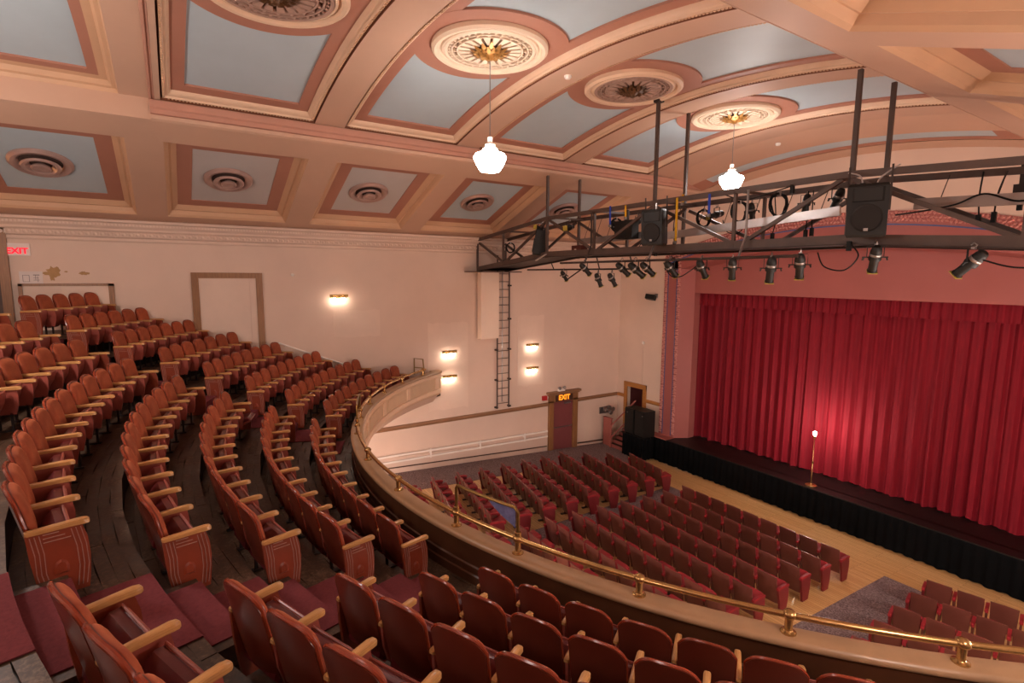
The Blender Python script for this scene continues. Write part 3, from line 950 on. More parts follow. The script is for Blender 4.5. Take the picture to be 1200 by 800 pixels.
# little items around the stage door
t = thing('door_5', 'honey oak frame of the open stage doorway next to the loudspeakers', 'doorway', (-16.48, YF, -6.9))
b = (-16.48, YF, -6.9)
M(b).bb((-17.14, YF - .06, -6.9), (-16.96, YF, -4.74)).bb((-16.0, YF - .06, -6.9), (-15.82, YF, -4.74)).bb((-17.14, YF - .07, -4.94), (-15.82, YF, -4.74)).build('casing', OAKX, t)
t = thing('wall_monitor', 'small black speaker on a bracket high on the front wall', 'speaker', (-15.6, YF, -.88))
M().box((0, -.22, 0), (.40, .24, .2), Matrix.Rotation(rad(-18), 3, 'X') @ Matrix.Rotation(rad(20), 3, 'Z')).build('cabinet', BLACK, t)
M().bar((.12, 0, .06), (.1, -.16, .06), .05).bb((.04, -.02, -.02), (.2, 0, .14)).build('bracket', SILVER, t)
t = thing('wall_conduit', 'thin conduit with a small box running down to the stage doorway', 'conduit', (-16.1, YF, -4.74))
M().tube([(0, -.02, 0), (0, -.02, 1.8)], .012, 6).build('pipe', WALLP, t)
M().bb((-.05, -.06, 1.8), (.05, 0, 1.92)).build('box', WHITE, t)
# stage steps with handrail
b = (-16.5, 16.7, -7.66)
t = thing('stage_steps', 'short flight of rose painted steps up to the stage doorway', 'stairs', b)
for i in range(5):
    y0 = 16.2 + .195 * i
    z1 = -7.47 + .145 * i
    M(b).bb((-17.0, y0, -7.66), (-16.02, YF - .01, z1)).build('step', PINKS, t)
    M(b).bb((-16.95, y0 + .02, z1), (-16.07, y0 + .185, z1 + .01)).build('tread', RISER, t)
b = (-16.85, 16.15, -7.6)
t = thing('stair_rail', 'rose painted steel handrail beside the stage steps', 'handrail', b)
for dz, nm in ((0, 'upper_rail'), (-.55, 'lower_rail')):
    M(b).bar((-16.85, 16.15, -6.62 + dz), (-16.35, 17.1, -5.5 + dz), .05).build(nm, PINKS, t)
M(b).bb((-16.89, 16.1, -7.63), (-16.82, 16.17, -6.58)).build('post', PINKS, t)
t = thing('newel_panel', 'rose painted boxed newel panel at the foot of the stage steps', 'panel', (-17.22, 16.3, -7.63))
M().bb((-.22, -.08, 0), (.25, .02, 1.25)).build('face', PINKS, t)
M().bb((-.24, -.1, 1.25), (.28, .04, 1.29)).build('cap', PROS, t)
# twin loudspeakers on the draped platform
for i, x in enumerate((-15.72, -15.14)):
    t = thing('loudspeaker', ('tall black loudspeaker cabinet next to the stage doorway, one of a pair', 'tall black loudspeaker cabinet next to the rose pilaster, one of a pair')[i], 'speaker', (x, 16.42, ZS), rad(-4), 'twin loudspeakers at the stage')
    M().bb((-.28, -.3, 0), (.28, .3, 1.08)).build('cabinet', BLACK, t)
    M().bb((-.26, -.33, .05), (.26, -.3, 1.03)).build('grille', GRILLE, t)
    M().box((.2 if i else -.1, -.335, .9), (.04, .012, .04)).build('badge', SILVER, t)

# ================================================================== the balcony
BC = Vector((-8.6, 12.95))
def pol(r, a, z=0): return Vector((BC.x + r * math.sin(a), BC.y - r * math.cos(a), z))
def amax(r): return math.asin(min(1, 8.97 / r)) if r > 8.97 else PI / 2
def arcsweep(m, prof, a0, a1, n, closed=True):
    return m.rings([[pol(r, max(-amax(r), min(amax(r), a0 + (a1 - a0) * i / n)), z) for r, z in prof] for i in range(n + 1)], closed, False, closed)
ROWS = 'EDCBAZYX'
RB = dict(E=11.01, D=11.86, C=12.73, B=13.60, A=14.49, Z=15.36, Y=16.23, X=17.10)
FL = dict(E=-4.09, D=-3.755, C=-3.385, B=-3.02, A=-2.645, Z=-2.245, Y=-1.875, X=-1.455)
NOSE = .05
for i, k in enumerate(ROWS):
    ro = RB[k] + NOSE
    ri = 10.16 if k == 'E' else RB[ROWS[i - 1]] + NOSE
    z = FL[k]
    zl = -4.45
    a = amax(ri)
    m = M()
    n = 56
    def pr(t_, r, zz): return pol(r, t_ * amax(r), zz)
    m.rings([[pr(-1 + 2 * j / n, ri, z - .03), pr(-1 + 2 * j / n, ro + .04, z - .03), pr(-1 + 2 * j / n, ro + .04, zl), pr(-1 + 2 * j / n, ri, zl)] for j in range(n + 1)], True, False, True)
    tier = m.build('balcony_tier', RISER, None, False, kind='structure')
    nl = 8 if k != 'E' else 9
    segs = 6
    for l in range(nl):
        r0 = ri - .012 + (ro - ri + .012) * l / nl
        r1 = ri - .012 + (ro - ri + .012) * (l + 1) / nl - .003
        lim = amax(r1)
        offs = random.uniform(0, 1)
        cuts = [-lim] + [-lim + 2 * lim * (s + offs) / segs for s in range(segs)] + [lim]
        for c0, c1 in zip(cuts[:-1], cuts[1:]):
            if c1 - c0 < .02 or c0 > rad(44) or c1 < rad(-44): continue
            mm = M()
            nn = 3
            rings = []
            dz = random.uniform(0, .004)
            for q in range(nn + 1):
                aa = c0 + .0004 + (c1 - c0 - .0008) * q / nn
                rings.append([pol(r0, aa, z - .028), pol(r0, aa, z + dz), pol(r1, aa, z + dz), pol(r1, aa, z - .028)])
            mm.rings(rings, True, False, True)
            mm.build('plank', PLANK, tier)
    # aisle steps and red runners
    ring = []
    for (c, hw) in ((16.15, .60 if i < 4 else .72), (-21.2, .58)):
        c = rad(c)
        if k != 'X':
            zn = FL[ROWS[i + 1]]
            h = (zn - z) / 2
            mm = M()
            r0, r1 = ro - .36, ro - .005
            mm.rings([[pol(r, c + s * hw / r, zz) for r, zz in ((r0, z + .004), (r0, z + h), (r1, z + h), (r1, z + .004))] for s in (-1, -.33, .33, 1)], True, False, True)
            mm.build('aisle_step', PLANK, tier)
            mm = M()
            w_ = hw - .10
            mm.rings([[pol(r, c + s * w_ / r, zz) for r, zz in ((r0 - .012, z + .006), (r0 - .012, z + h + .012), (r1 - .005, z + h + .012), (r1 - .005, z + h + .001), (r0 + .0, z + h + .001), (r0 - .001, z + .006))] for s in (-1, -.33, .33, 1)], True, False, True)
            mm.build('carpet_runner', CARPET, tier)
        mm = M()
        w_ = hw - .10
        r0, r1 = ri - .02, (ro - .372 if k != 'X' else ro)
        if k == 'E': r0 = ri + .30
        zr = z - .16
        pr_ = [(r0, zr), (r0, z + .014), (r1, z + .014), (r1, z + .005), (r0 + .006, z + .005), (r0 + .006, zr)] if k != 'E' else [(r0, z + .005), (r0, z + .014), (r1, z + .014), (r1, z + .005)]
        mm.rings([[pol(r, c + s * w_ / r, zz) for r, zz in pr_] for s in (-1, -.33, .33, 1)], True, False, True)
        mm.build('carpet_runner', CARPET, tier)
# cross aisle behind the last row
m = M()
n = 30
ri = RB['X'] + NOSE
rg = []
for j in range(n + 1):
    a = (-1 + 2 * j / n) * amax(ri)
    r2 = min(18.9 / math.cos(a), 8.95 / max(1e-6, abs(math.sin(a))))
    r2 = max(r2, ri + .001)
    rg.append([pol(ri, a, -1.46), pol(r2, a, -1.46), pol(r2, a, -4.45), pol(ri, a, -4.45)])
m.rings(rg, True, False, True)
m.build('balcony_tier', PLANK, None, False, kind='structure')
# underside of the balcony
m = M()
m.rings([[pol(9.98, t_ * rad(60), -4.28), pol(10.25, t_ * rad(60), -4.62), pol(13, t_ * min(rad(60), amax(13)), -4.72), pol(13, t_ * min(rad(60), amax(13)), -4.46), pol(9.98, t_ * rad(60), -4.2)] for t_ in [-1 + 2 * j / 50 for j in range(51)]], True, False, True)
m.bb((XL + .01, YB, -4.75), (XR - .01, 3.2, -4.66))
struct('balcony_soffit', m, WALL)

# parapet
A0, A1 = rad(-60.5), rad(58)
b = (0, 0, 0)
para = arcsweep(M(), [(10.15, -4.2), (10.15, -3.55), (9.98, -3.55), (9.98, -4.28), (10.02, -4.34), (10.15, -4.34)], A0, A1, 72).build('balcony_parapet', CURBF, None, False, kind='structure')
arcsweep(M(), [(10.165, -4.13), (10.165, -3.55), (10.145, -3.55), (10.145, -4.13)], A0, A1, 72).build('inner_boarding', CURBD, para)
arcsweep(M(), [(10.20, -4.13), (10.20, -3.97), (10.185, -3.95), (10.185, -3.86), (10.16, -3.84), (10.16, -4.13)], A0, A1, 72).build('inner_skirting', CURBD, para)
top = [(10.19, -3.55), (10.205, -3.53), (10.205, -3.50), (10.19, -3.478), (10.165, -3.468), (9.985, -3.468), (9.95, -3.475), (9.93, -3.50), (9.93, -3.53), (9.95, -3.55)]
arcsweep(M(), top, A0, A1, 84).build('coping', CURB, para, True)
arcsweep(M(), [(9.94, -3.55), (9.94, -3.60), (9.92, -3.61), (9.92, -3.65), (9.96, -3.68), (9.99, -3.68), (9.99, -3.55)], A0, A1, 72).build('front_moulding', CREAM, para, True)
arcsweep(M(), [(9.99, -4.10), (9.94, -4.11), (9.91, -4.17), (9.91, -4.22), (9.96, -4.27), (9.99, -4.30)], A0, A1, 72).build('front_moulding', CREAM, para, True)
a = A0 + .01
while a < rad(20):
    arcsweep(M(), [(9.99, -3.69), (9.955, -3.69), (9.955, -4.09), (9.99, -4.09)], a, a + .022, 2).build('front_pilaster', CREAM, para)
    arcsweep(M(), [(9.985, -3.74), (9.967, -3.74), (9.967, -4.04), (9.985, -4.04)], a + .05, a + .165, 6).build('front_panel', CURBF, para)
    a += .19
e = pol(10.1, A0)
M().bb((XL + .005, e.y - .16, -4.28), (e.x + .05, e.y + .12, -3.55)).build('end_block', CURBF, para)
M().bb((XL + .005, e.y - .22, -3.55), (e.x + .06, e.y + .16, -3.47)).build('end_coping', CURB, para)
# brass rail
RZ, RR = -3.285, 10.06
b = pol(RR, rad(17), -3.468)
rail = thing('brass_handrail', 'low curved brass rail on short posts along the balcony parapet', 'rail', b)
m = M(b)
m.tube([pol(RR, rad(x), RZ) for x in [-56 + 112 * i / 90 for i in range(91)]], .033, 12)
m.build('rail_tube', BRASS, rail, True)
pm = M().tube([(0, 0, 0), (0, 0, .16)], .036, 12)
pm = M().lathe([(.075, 0), (.075, .012), (.045, .022), (.038, .03), (.038, .15), (.05, .155), (.062, .175), (.066, .19), (.058, .215), (.035, .235), (0, .24)], n=14).mesh('post', BRASS, True)
for x in (-55, -47, -39, -31, -23, -15.5, -5.4, 4.0, 13.2, 19.6, 28.6, 36.9, 45.0, 52):
    p = pol(RR, rad(x), -3.468)
    link('post', pm, rail, p - Vector(b))
# raised guards at the foot of both aisles
def guard(a0, a1, label, flag):
    p0, p1 = pol(RR, rad(a0), RZ), pol(RR, rad(a1), RZ)
    b = pol(RR, rad(a0), RZ + .04)
    t = thing('aisle_guard', label, 'rail', b)
    h = Vector((0, 0, .40))
    pts = [p0 + Vector((0, 0, .04)), p0 + h * .9, p0 + h + (p1 - p0) * .02]
    pts += [pol(RR, rad(a0 + (a1 - a0) * q), RZ + .40) for q in (.2, .4, .6, .8)]
    pts += [p1 + h - (p1 - p0) * .05, p1 + h * .86, p1 + Vector((0, 0, .04))]
    M(b).tube(pts, .022, 8).build('bent_tube', BRASSD, t, True)
    for p in (p0, p1):
        M(b).lathe([(.03, .03), (.042, .04), (.042, .09), (.03, .1)], p, 10).build('socket', BRASS, t)
guard(13.2, 19.6, 'raised brass guard on the parapet at the foot of the carpeted steps', True)
guard(-16.5, -23, 'raised brass guard on the parapet at the foot of the farther stepped aisle', False)
q0, q1 = pol(RR, rad(16.9), 0), pol(RR, rad(19.35), 0)
t = thing('blue_cloth', 'small blue and violet cloth hung from the raised guard rail', 'cloth', q1 + Vector((0, 0, RZ + .1)))
m = M(q1 + Vector((0, 0, RZ + .1)))
rows = []
for i in range(9):
    q = i / 8
    p = q0 + (q1 - q0) * q
    dn = .02 + .22 * q ** .8
    rows.append([Vector((p.x + .02 * math.sin(q * 9) * v, p.y, RZ + .375 - dn * v)) for v in (0, .33, .66, 1)])
m.rings(rows, False)
m.build('sheet', mottled('violet_blue_cloth', '70709a', .3, 14, .7, .3, 0), t, True)
e = pol(RR, rad(-56.2), RZ)
t = thing('end_guard', 'small dark iron guard frame where the parapet meets the wall', 'rail', (-17.35, e.y - .25, -3.5))
M((-17.35, e.y - .25, -3.5)).tube([(-17.3, e.y - .3, -3.5), (-17.3, e.y - .3, -2.92), (-17.28, e.y + .02, -2.98), (-17.25, e.y + .05, -3.5)], .025, 6).build('frame_tube', BRASSD, t)
M((-17.35, e.y - .25, -3.5)).tube([(-17.3, e.y - .3, -3.24), (-17.26, e.y + .04, -3.3)], .018, 6).build('cross_bar', BRASSD, t)

# ------------------------------------------------------------------ balcony seats
def padgrid(w0, w1, z0, zt, back, front, nu=8, nv=7, ease=False):
    """closed cushion: back(u,z) and front(u,v,z) give the y of both faces"""
    m = M()
    vs, idx = [], {}
    def pt(u, v, side):
        wv = w0 + (w1 - w0) * v
        ztop = zt(u)
        z = z0 + (ztop - z0) * v
        return Vector((u * wv, back(u, z) if side == 0 else front(u, v, z), z))
    us = [-1 + 2 * i / nu for i in range(nu + 1)]
    vv = [j / nv for j in range(nv + 1)]
    if ease:
        us = [-math.cos(PI * i / nu) for i in range(nu + 1)]
        vv = [.5 - .5 * math.cos(PI * j / nv) for j in range(nv + 1)]
    A = [[pt(u, v, 0) for v in vv] for u in us]
    Bq = [[pt(u, v, 1) for v in vv] for u in us]
    n = nv + 1
    vs = [p for c in A for p in c] + [p for c in Bq for p in c]
    o = len(vs) // 2
    fs = []
    for i in range(nu):
        for j in range(nv):
            a = i * n + j
            fs.append((a, a + 1, a + n + 1, a + n))
            fs.append((o + a, o + a + n, o + a + n + 1, o + a + 1))
    for i in range(nu):
        fs.append((i * n, i * n + n, o + i * n + n, o + i * n))
        a = i * n + nv
        fs.append((a, o + a, o + a + n, a + n))
    for j in range(nv):
        fs.append((j, o + j, o + j + 1, j + 1))
        a = nu * n + j
        fs.append((a, a + 1, o + a + 1, o + a))
    return m.add(vs, fs)
def rec(z): return (.935 - z) * .21
def bow(u): return .028 * u * u
ztop_s = lambda u: .935 - .095 * abs(u) ** 4.5 - .012 * abs(u)
shell_me = padgrid(.244, .250, .28, ztop_s, lambda u, z: rec(z) + bow(u) - .012, lambda u, v, z: rec(z) + bow(u) + .026, 12, 7).mesh('seat_back', SHELL, True)
rim = []
for i in range(25):
    u = -1 + 2 * i / 24
    rim.append((u * .250, rec(ztop_s(u)) + bow(u) + .006, ztop_s(u) + .003))
rim = [(-.246, rec(.45) + bow(1) + .006, .45), (-.248, rec(.7) + bow(1) + .006, .7)] + rim + [(.248, rec(.7) + bow(1) + .006, .7), (.246, rec(.45) + bow(1) + .006, .45)]
rim_me = M().tube(rim, .014, 6).mesh('piping', mottled('bright_rust_piping', '86351f', .1, 6, .22, .5, 0, vary=.1), True)
zt_c = lambda u: .928 - .075 * abs(u) ** 5 - .01 * abs(u)
def puff(u, v): return .062 * max(0, 1 - abs(u) ** 4) ** .6 * max(0, 1 - abs(2 * v - 1) ** 4) ** .6
cush_me = padgrid(.226, .232, .43, zt_c, lambda u, z: rec(z) + bow(u) + .02, lambda u, v, z: rec(z) + bow(u) + .03 + puff(u, v), 16, 14, True).mesh('back_cushion', VELVET, True, 75)
def seat_meshes(ang):
    a = rad(ang)
    hy, hz = .20, .215
    d = Vector((0, math.cos(a), math.sin(a)))
    nrm = Vector((0, -math.sin(a), math.cos(a)))
    def P(x, s, h): return Vector((x, hy, hz)) + d * s + nrm * h
    m = M()
    rows = []
    for s, h0, h1 in ((0, .03, .085), (.08, .03, .115), (.30, .03, .115), (.36, .03, .10), (.385, .03, .06)):
        row = []
        for x in (-.235, -.21, -.1, .1, .21, .235):
            row.append(P(x, s, h1 if abs(x) < .22 else h1 - .025))
        row += [P(.235, s, h0), P(-.235, s, h0)]
        rows.append(row)
    m.rings(rows, True, False, True)
    m2 = M()
    rows = []
    for s, h0 in ((-.02, .005), (.05, -.03), (.25, -.035), (.36, -.012), (.405, .018)):
        rows.append([P(-.24, s, .035), P(-.24, s, h0 + .02), P(-.15, s, h0), P(.15, s, h0), P(.24, s, h0 + .02), P(.24, s, .035)])
    m2.rings(rows, True, False, True)
    m3 = M().tube([P(-.235, .40, .034), P(.235, .40, .034)], .009, 5)
    return (m.mesh('seat', SEATV, True), m2.mesh('seat_pan', PAN, True), m3.mesh('seat_lip', PAN))
SEATS = [seat_meshes(a) for a in (67, 62, 57, 72)]
SEAT_DOWN = seat_meshes(20)
m = M()
rows = []
for y, wd, z0, z1 in ((.085, .018, .598, .625), (.10, .026, .592, .630), (.2, .027, .592, .632), (.36, .030, .594, .638), (.44, .031, .592, .640), (.475, .027, .590, .634), (.488, .017, .594, .622)):
    rows.append([(-wd, y, z0), (wd, y, z0), (wd, y, z1 - .008), (wd * .6, y, z1), (-wd * .6, y, z1), (-wd, y, z1 - .008)])
m.rings(rows, True, False, True)
arm_me = m.mesh('armrest', ARMW, True)
side = [(.10, .592), (.43, .592), (.445, .50), (.44, .38), (.41, .24), (.17, .24), (.12, .40)]
side_me = M().prism(side, lambda u, v, w_: (w_, u, v), -.014, .014).mesh('side_panel', PAN)
leg_me = M().bb((-.014, .34, 0.0), (.014, .37, .26)).bb((-.014, .20, 0.0), (.014, .23, .26)).bb((-.03, .17, 0), (.03, .40, .02)).mesh('leg', IRON)
endp = [(.085, .595), (.435, .595), (.465, .48), (.474, .34), (.468, .2), (.45, .04), (.15, .04), (.125, .18), (.098, .4)]
end_me = M().prism(endp, lambda u, v, w_: (w_, u, v), -.018, .018).mesh('end_panel', PANEL)
def stripes(sx):
    m = M()
    for k in range(3):
        for (y0, y1, yb) in ((.112 + .028 * k, .13 + .028 * k, .165 + .028 * k), (.365 + .03 * k, .395 + .03 * k, .378 + .028 * k)):
            p = [(sx, y0, .575), (sx, (y0 + y1) / 2 + .012, .42), (sx, y1 + .004, .25), (sx, yb, .08)]
            for a_, b_ in zip(p[:-1], p[1:]):
                m.bar(a_, b_, .006, .010, (1, 0, 0))
    for k in range(3):
        m.bar((sx, .19, .575 - .032 * k), (sx, .29 + .035 * k, .575 - .032 * k), .006, .009, (1, 0, 0))
    return m.mesh('panel_stripes', STRIPE)
STR = {-1: stripes(-.019), 1: stripes(.019)}
def emblem(sx):
    m = M()
    pts = [(-.05, 0), (-.05, .06), (-.035, .10), (0, .12), (.035, .10), (.05, .06), (.05, 0)]
    n = len(pts)
    a_ = [(sx * .018, .285 + u, .22 + v) for u, v in pts]
    b_ = [(sx * .036, .285 + u * .6, .235 + v * .75) for u, v in pts]
    fs = [tuple(range(n, 2 * n))] + [(i, (i + 1) % n, (i + 1) % n + n, i + n) for i in range(n)]
    return m.add(a_ + b_, fs).mesh('emblem_boss', PANEL, True)
EMB = {-1: emblem(-1), 1: emblem(1)}
CAMB = Matrix((right, up, -fwd))
def pix(p):
    q = CAMB @ Vector(p)
    if q.z > -.3: return None
    return 600 + 619.04 * q.x / -q.z, 400 - 619.04 * q.y / -q.z
def in_view(p, h=1.0, mg=45):
    for dz in (0, .5, 1.0):
        s = pix((p[0], p[1], p[2] + dz * h))
        if s and -mg < s[0] < 1200 + mg and -mg < s[1] < 800 + mg: return True
    return False
def balcony_seat(p, rz, sx, label, group, left_end, right_end, variant, down=False):
    """rz turns local +y to the stage; the seat owns the arm on its sitter's left, row ends own both"""
    t = thing('balcony_seat', label, 'seat', p, rz, group)
    t.scale = (sx, 1, 1)
    o = link('seat_back', shell_me, t)
    link('back_cushion', cush_me, o)
    link('piping', rim_me, o)
    s = SEAT_DOWN if down else SEATS[variant]
    o = link('seat', s[0], t)
    link('seat_pan', s[1], o)
    link('seat_lip', s[2], o)
    for sgn, end in ((-1, left_end), (1, right_end)):
        if sgn > 0 and not end: continue
        x = sgn * .29
        link('armrest', arm_me, t, (x, 0, 0))
        if end:
            e = link('end_panel', end_me, t, (x, 0, 0))
            link('panel_stripes', STR[sgn], e)
            link('emblem_boss', EMB[sgn], e)
        else:
            link('side_panel', side_me, t, (x, 0, 0))
            link('leg', leg_me, t, (x, 0, 0))
    return t
def rowname(i): return 'front row' if i == 0 else 'top row' if i == 7 else ORD[i] + ' row'
MIDL = dict(E=18.4, D=18.35, C=18.0, B=18.2, A=18.6, Z=18.8, Y=19.2, X=19.6)
MIDR = dict(E=12.9, D=13.3, C=13.1, B=13.2, A=13.15, Z=13.1, Y=13.1, X=13.1)
FARR = dict(E=24.7, D=24.0, C=23.6, B=23.3, A=23.1, Z=22.7, Y=22.6, X=22.8)
NEARL = dict(E=20.1, D=20.0, C=19.65, B=19.6, A=19.25, Z=19, Y=19, X=19)
NM = dict(E=10, D=11, C=11, B=12, A=13, Z=14, Y=15, X=16)
NFAR = dict(E=10, D=10, C=9, B=8, A=7, Z=7, Y=6, X=5)
nseat = 0
for i, k in enumerate(ROWS):
    R, z = RB[k], FL[k] + .006
    lim = math.degrees(amax(R)) - .25
    blocks = [('mid', -MIDL[k], MIDR[k], NM[k]), ('far', -lim, -FARR[k], NFAR[k]), ('near', NEARL[k], lim, max(3, round((lim - NEARL[k]) * PI / 180 * R / .565)))]
    for name, a0, a1, n in blocks:
        if name == 'near' and k in 'ZYX': continue
        st = (a1 - a0) / n
        pitch = rad(st) * R
        for j in range(n):
            a = rad(a0 + st * (j + .5))
            p = pol(R, a, z)
            if not in_view(p): continue
            if name == 'mid':
                lab = f'orange balcony seat, {ORD[n - 1 - j] if n - 1 - j < 15 else "last"} from the carpeted steps, {rowname(i)} of the curving middle block'
                grp = 'seats in the middle balcony block'
            elif name == 'far':
                lab = f'orange balcony seat, {ORD[j]} from the far wall, {rowname(i)} of the wall block'
                grp = 'seats in the balcony block by the far wall'
            else:
                lab = f'red-brown balcony seat seen from behind, {ORD[j]} from the carpeted steps, {rowname(i)} behind the rail'
                grp = 'seats in the balcony block this side of the steps'
            var = random.choice((0, 0, 1) if name != 'near' else (1, 2, 2))
            if name == 'far': var = 3
            if name == 'mid' and j > n - 6: var = random.choice((1, 2))
            balcony_seat(p, a, pitch / .58, lab, grp, j == 0, j == n - 1, var, name == 'mid' and k == 'C' and j == 0)
            nseat += 1
for k, j, ang, lab in (('B', 0, -36.2, 0), ('C', 0, -27.2, 1)):
    pass
print('balcony seats', nseat)

# ================================================================== lighting bridge
FY, BY = 9.7, 10.93
def dz(x):
    if x < -13.15: return .097 * (x + 13.15)
    if x > -4.6: return -.066 * (x + 4.6)
    return 0
b0 = Vector((-8.9, 10.3, .55))
br = thing('lighting_bridge', 'long brown steel lighting bridge hung across the hall in front of the stage', 'bridge', b0)
KN = [-17.5, -13.15, -4.6, .36]
def chord(y, z, wd, ht, name, mat=STEEL):
    for a, c in zip(KN[:-1], KN[1:]):
        M(b0).bar((a, y, z + dz(a)), (c, y, z + dz(c)), wd, ht).build(name, mat, br)
for y in (FY, BY):
    chord(y, .635, .05, .17, 'bottom_beam')
    chord(y, .555, .14, .02, 'beam_flange', STEELD)
chord(FY, 1.71, .06, .11, 'top_rail')
chord(BY, 1.74, .06, .11, 'top_rail')
for a, c in zip(KN[:-1], KN[1:]):
    M(b0).bar((a, (FY + BY) / 2, .60 + dz(a)), (c, (FY + BY) / 2, .60 + dz(c)), BY - FY - .06, .03).build('deck_plate', STEELD, br)
FP = [-17.46, -15.65, -11.0, -6.76, -2.35]
BP = [-17.46, -15.3, -11.0, -6.9, -2.3]
for y, ps in ((FY, FP), (BY, BP)):
    for x in ps:
        M(b0).bb((x - .03, y - .03, .55 + dz(x)), (x + .03, y + .03, 1.70 + dz(x) + (.42 if x == -17.46 and y == FY else 0))).build('post', STEEL, br)
HANG = [(FY, -13.13, 3.5), (FY, -8.9, 3.98), (FY + .15, -4.66, 3.42), (BY, -13.12, 3.46), (BY, -9.05, 4.0), (BY + .05, -4.62, 3.42)]
for y, x, zt in HANG:
    M(b0).bb((x - .035, y - .035, .53), (x + .035, y + .035, zt)).build('hanger_post', STEEL, br)
    if x < -6: M(b0).bb((x - .08, y - .08, zt - .02), (x + .08, y + .10, zt + .06)).build('hanger_bracket', STEELD, br)
DG = [(-17.46, 1.62, -15.7, .68), (-15.6, .68, -13.2, 1.66), (-13.1, 1.66, -11.1, .70), (-10.9, .70, -8.95, 1.66), (-8.85, 1.60, -6.85, .70), (-6.5, .72, -4.75, 1.66), (-4.6, 1.64, -2.4, .68), (-2.3, .68, .2, 1.62)]
for y in (FY, BY):
    for x0, z0, x1, z1 in DG:
        off = .05 if y == FY else -.05
        M(b0).bar((x0, y + off, z0 + dz(x0)), (x1, y + off, z1 + dz(x1)), .06, .07).build('diagonal_brace', STEEL, br)
for x in (-15.5, -12.9, -10.9, -8.7, -6.7, -4.9, -2.3):
    M(b0).bar((x, FY, 1.70 + dz(x)), (x, BY, 1.72 + dz(x)), .05).build('cross_tie', STEEL, br)
# pipes slung under the bridge for the lanterns
M(b0).tube([(-12.0, 9.35, .35), (-5.2, 9.35, .37)], .028, 8).build('lantern_pipe', STEELD, br)
for x in (-11.0, -8.75, -6.42):
    M(b0).tube([(x, 9.38, .33), (x, 9.6, .8), (x, 9.6, 1.68)], .024, 8).build('pipe_hanger', SILVER if x != -11.0 else STEELD, br)
M(b0).tube([(-16.2, 11.1, .20), (-10.75, 11.1, .20)], .026, 8).build('lantern_pipe', STEELD, br)
for x in (-12.35, -11.75):
    M(b0).tube([(x, 11.1, .22), (x, 11.1, .08)], .014, 6).build('drop_arm', STEELD, br)
for x in (-14.6, -12.3, -10.9):
    M(b0).tube([(x, 11.1, .20), (x, 10.95, .62 + dz(x))], .02, 6).build('pipe_hanger', STEELD, br)
M(b0).tube([(-13.2, 11.1, .18), (-13.75, 11.05, -.10)], .022, 6).build('pipe_tail', STEELD, br)
M(b0).bar((-13.5, 9.55, .46), (-12.7, 9.35, .62), .05, .03).build('edge_strip', SILVER, br)

M(b0).bb((-17.57, 9.2, .10), (-16.4, 10.98, .14)).build('landing_plate', STEEL, br)
# cable trays inside the bridge
for i, (x0, x1, z0, z1) in enumerate(((-12.4, -9.5, 1.0, 1.06), (-9.2, -5.05, .98, 1.20), (-3.9, .3, 1.2, 1.0))):
    t = thing('cable_tray', ('grey metal cable tray at the wall end of the lighting bridge', 'bright aluminium cable tray lying between the two rails of the bridge centre', 'grey flat cable tray beyond the big loudspeaker on the bridge')[i], 'tray', ((x0 + x1) / 2, 10.35, z0))
    M(((x0 + x1) / 2, 10.35, z0)).bar((x0, 10.35, z0), (x1, 10.35, z1), .06, .17).build('face', ALU if i == 1 else SILVER if i == 0 else mottled('dull_tray', 'a08a80', .06, 5, .5, .4, 0, metal=.3), t)
    n = 6
    for j in range(n):
        q = (j + .5) / n
        x, zz = x0 + (x1 - x0) * q, z0 + (z1 - z0) * q
        M(((x0 + x1) / 2, 10.35, z0)).tube([(x, 10.35, zz + .08), (x, 10.6, 1.70 + dz(x))], .008, 5).build('suspension_rod', STEELD, t)

# stage lanterns
def lantern_parts():
    d = {}
    d['yoke'] = M().bar((-.15, 0, -.02), (.15, 0, -.02), .03, .01).bar((-.15, 0, -.02), (-.15, 0, -.25), .012, .03).bar((.15, 0, -.02), (.15, 0, -.25), .012, .03).mesh('yoke', BLACK)
    d['clamp'] = M().bb((-.03, -.03, -.02), (.03, .03, .03)).tube([(0, -.03, .02), (0, -.05, .06), (0, 0, .10), (0, .05, .06)], .014, 6).mesh('clamp', SILVER)
    R = Matrix.Rotation(-PI / 2, 3, 'X')     # lathe z -> +y
    c = (0, 0, -.25)
    d['housing'] = M().lathe([(0, -.26), (.06, -.26), (.085, -.23), (.105, -.16), (.11, -.02), (.12, 0), (.12, .05), (.09, .06), (0, .06)], c, 14, R).mesh('housing', BLACK, True)
    d['lens_tube'] = M().lathe([(.085, .06), (.085, .30), (.095, .30), (.095, .33), (.075, .33), (.07, .26), (0, .26)], c, 14, R).mesh('lens_tube', BLACK, True)
    d['reflector_band'] = M().lathe([(.108, -.10), (.115, -.09), (.115, -.05), (.108, -.04)], c, 14, R).mesh('reflector_band', SILVER, True)
    d['gel_frame'] = M().box((0, .345, -.25), (.19, .014, .19)).mesh('gel_frame', LENS)
    d['knob'] = M().bar((-.23, 0, -.25), (.23, 0, -.25), .02).bar((-.2, .0, -.25), (-.22, .06, -.27), .03).bar((.2, 0, -.25), (.22, .06, -.27), .03).mesh('knob', BLACK)
    return d
LP = lantern_parts()
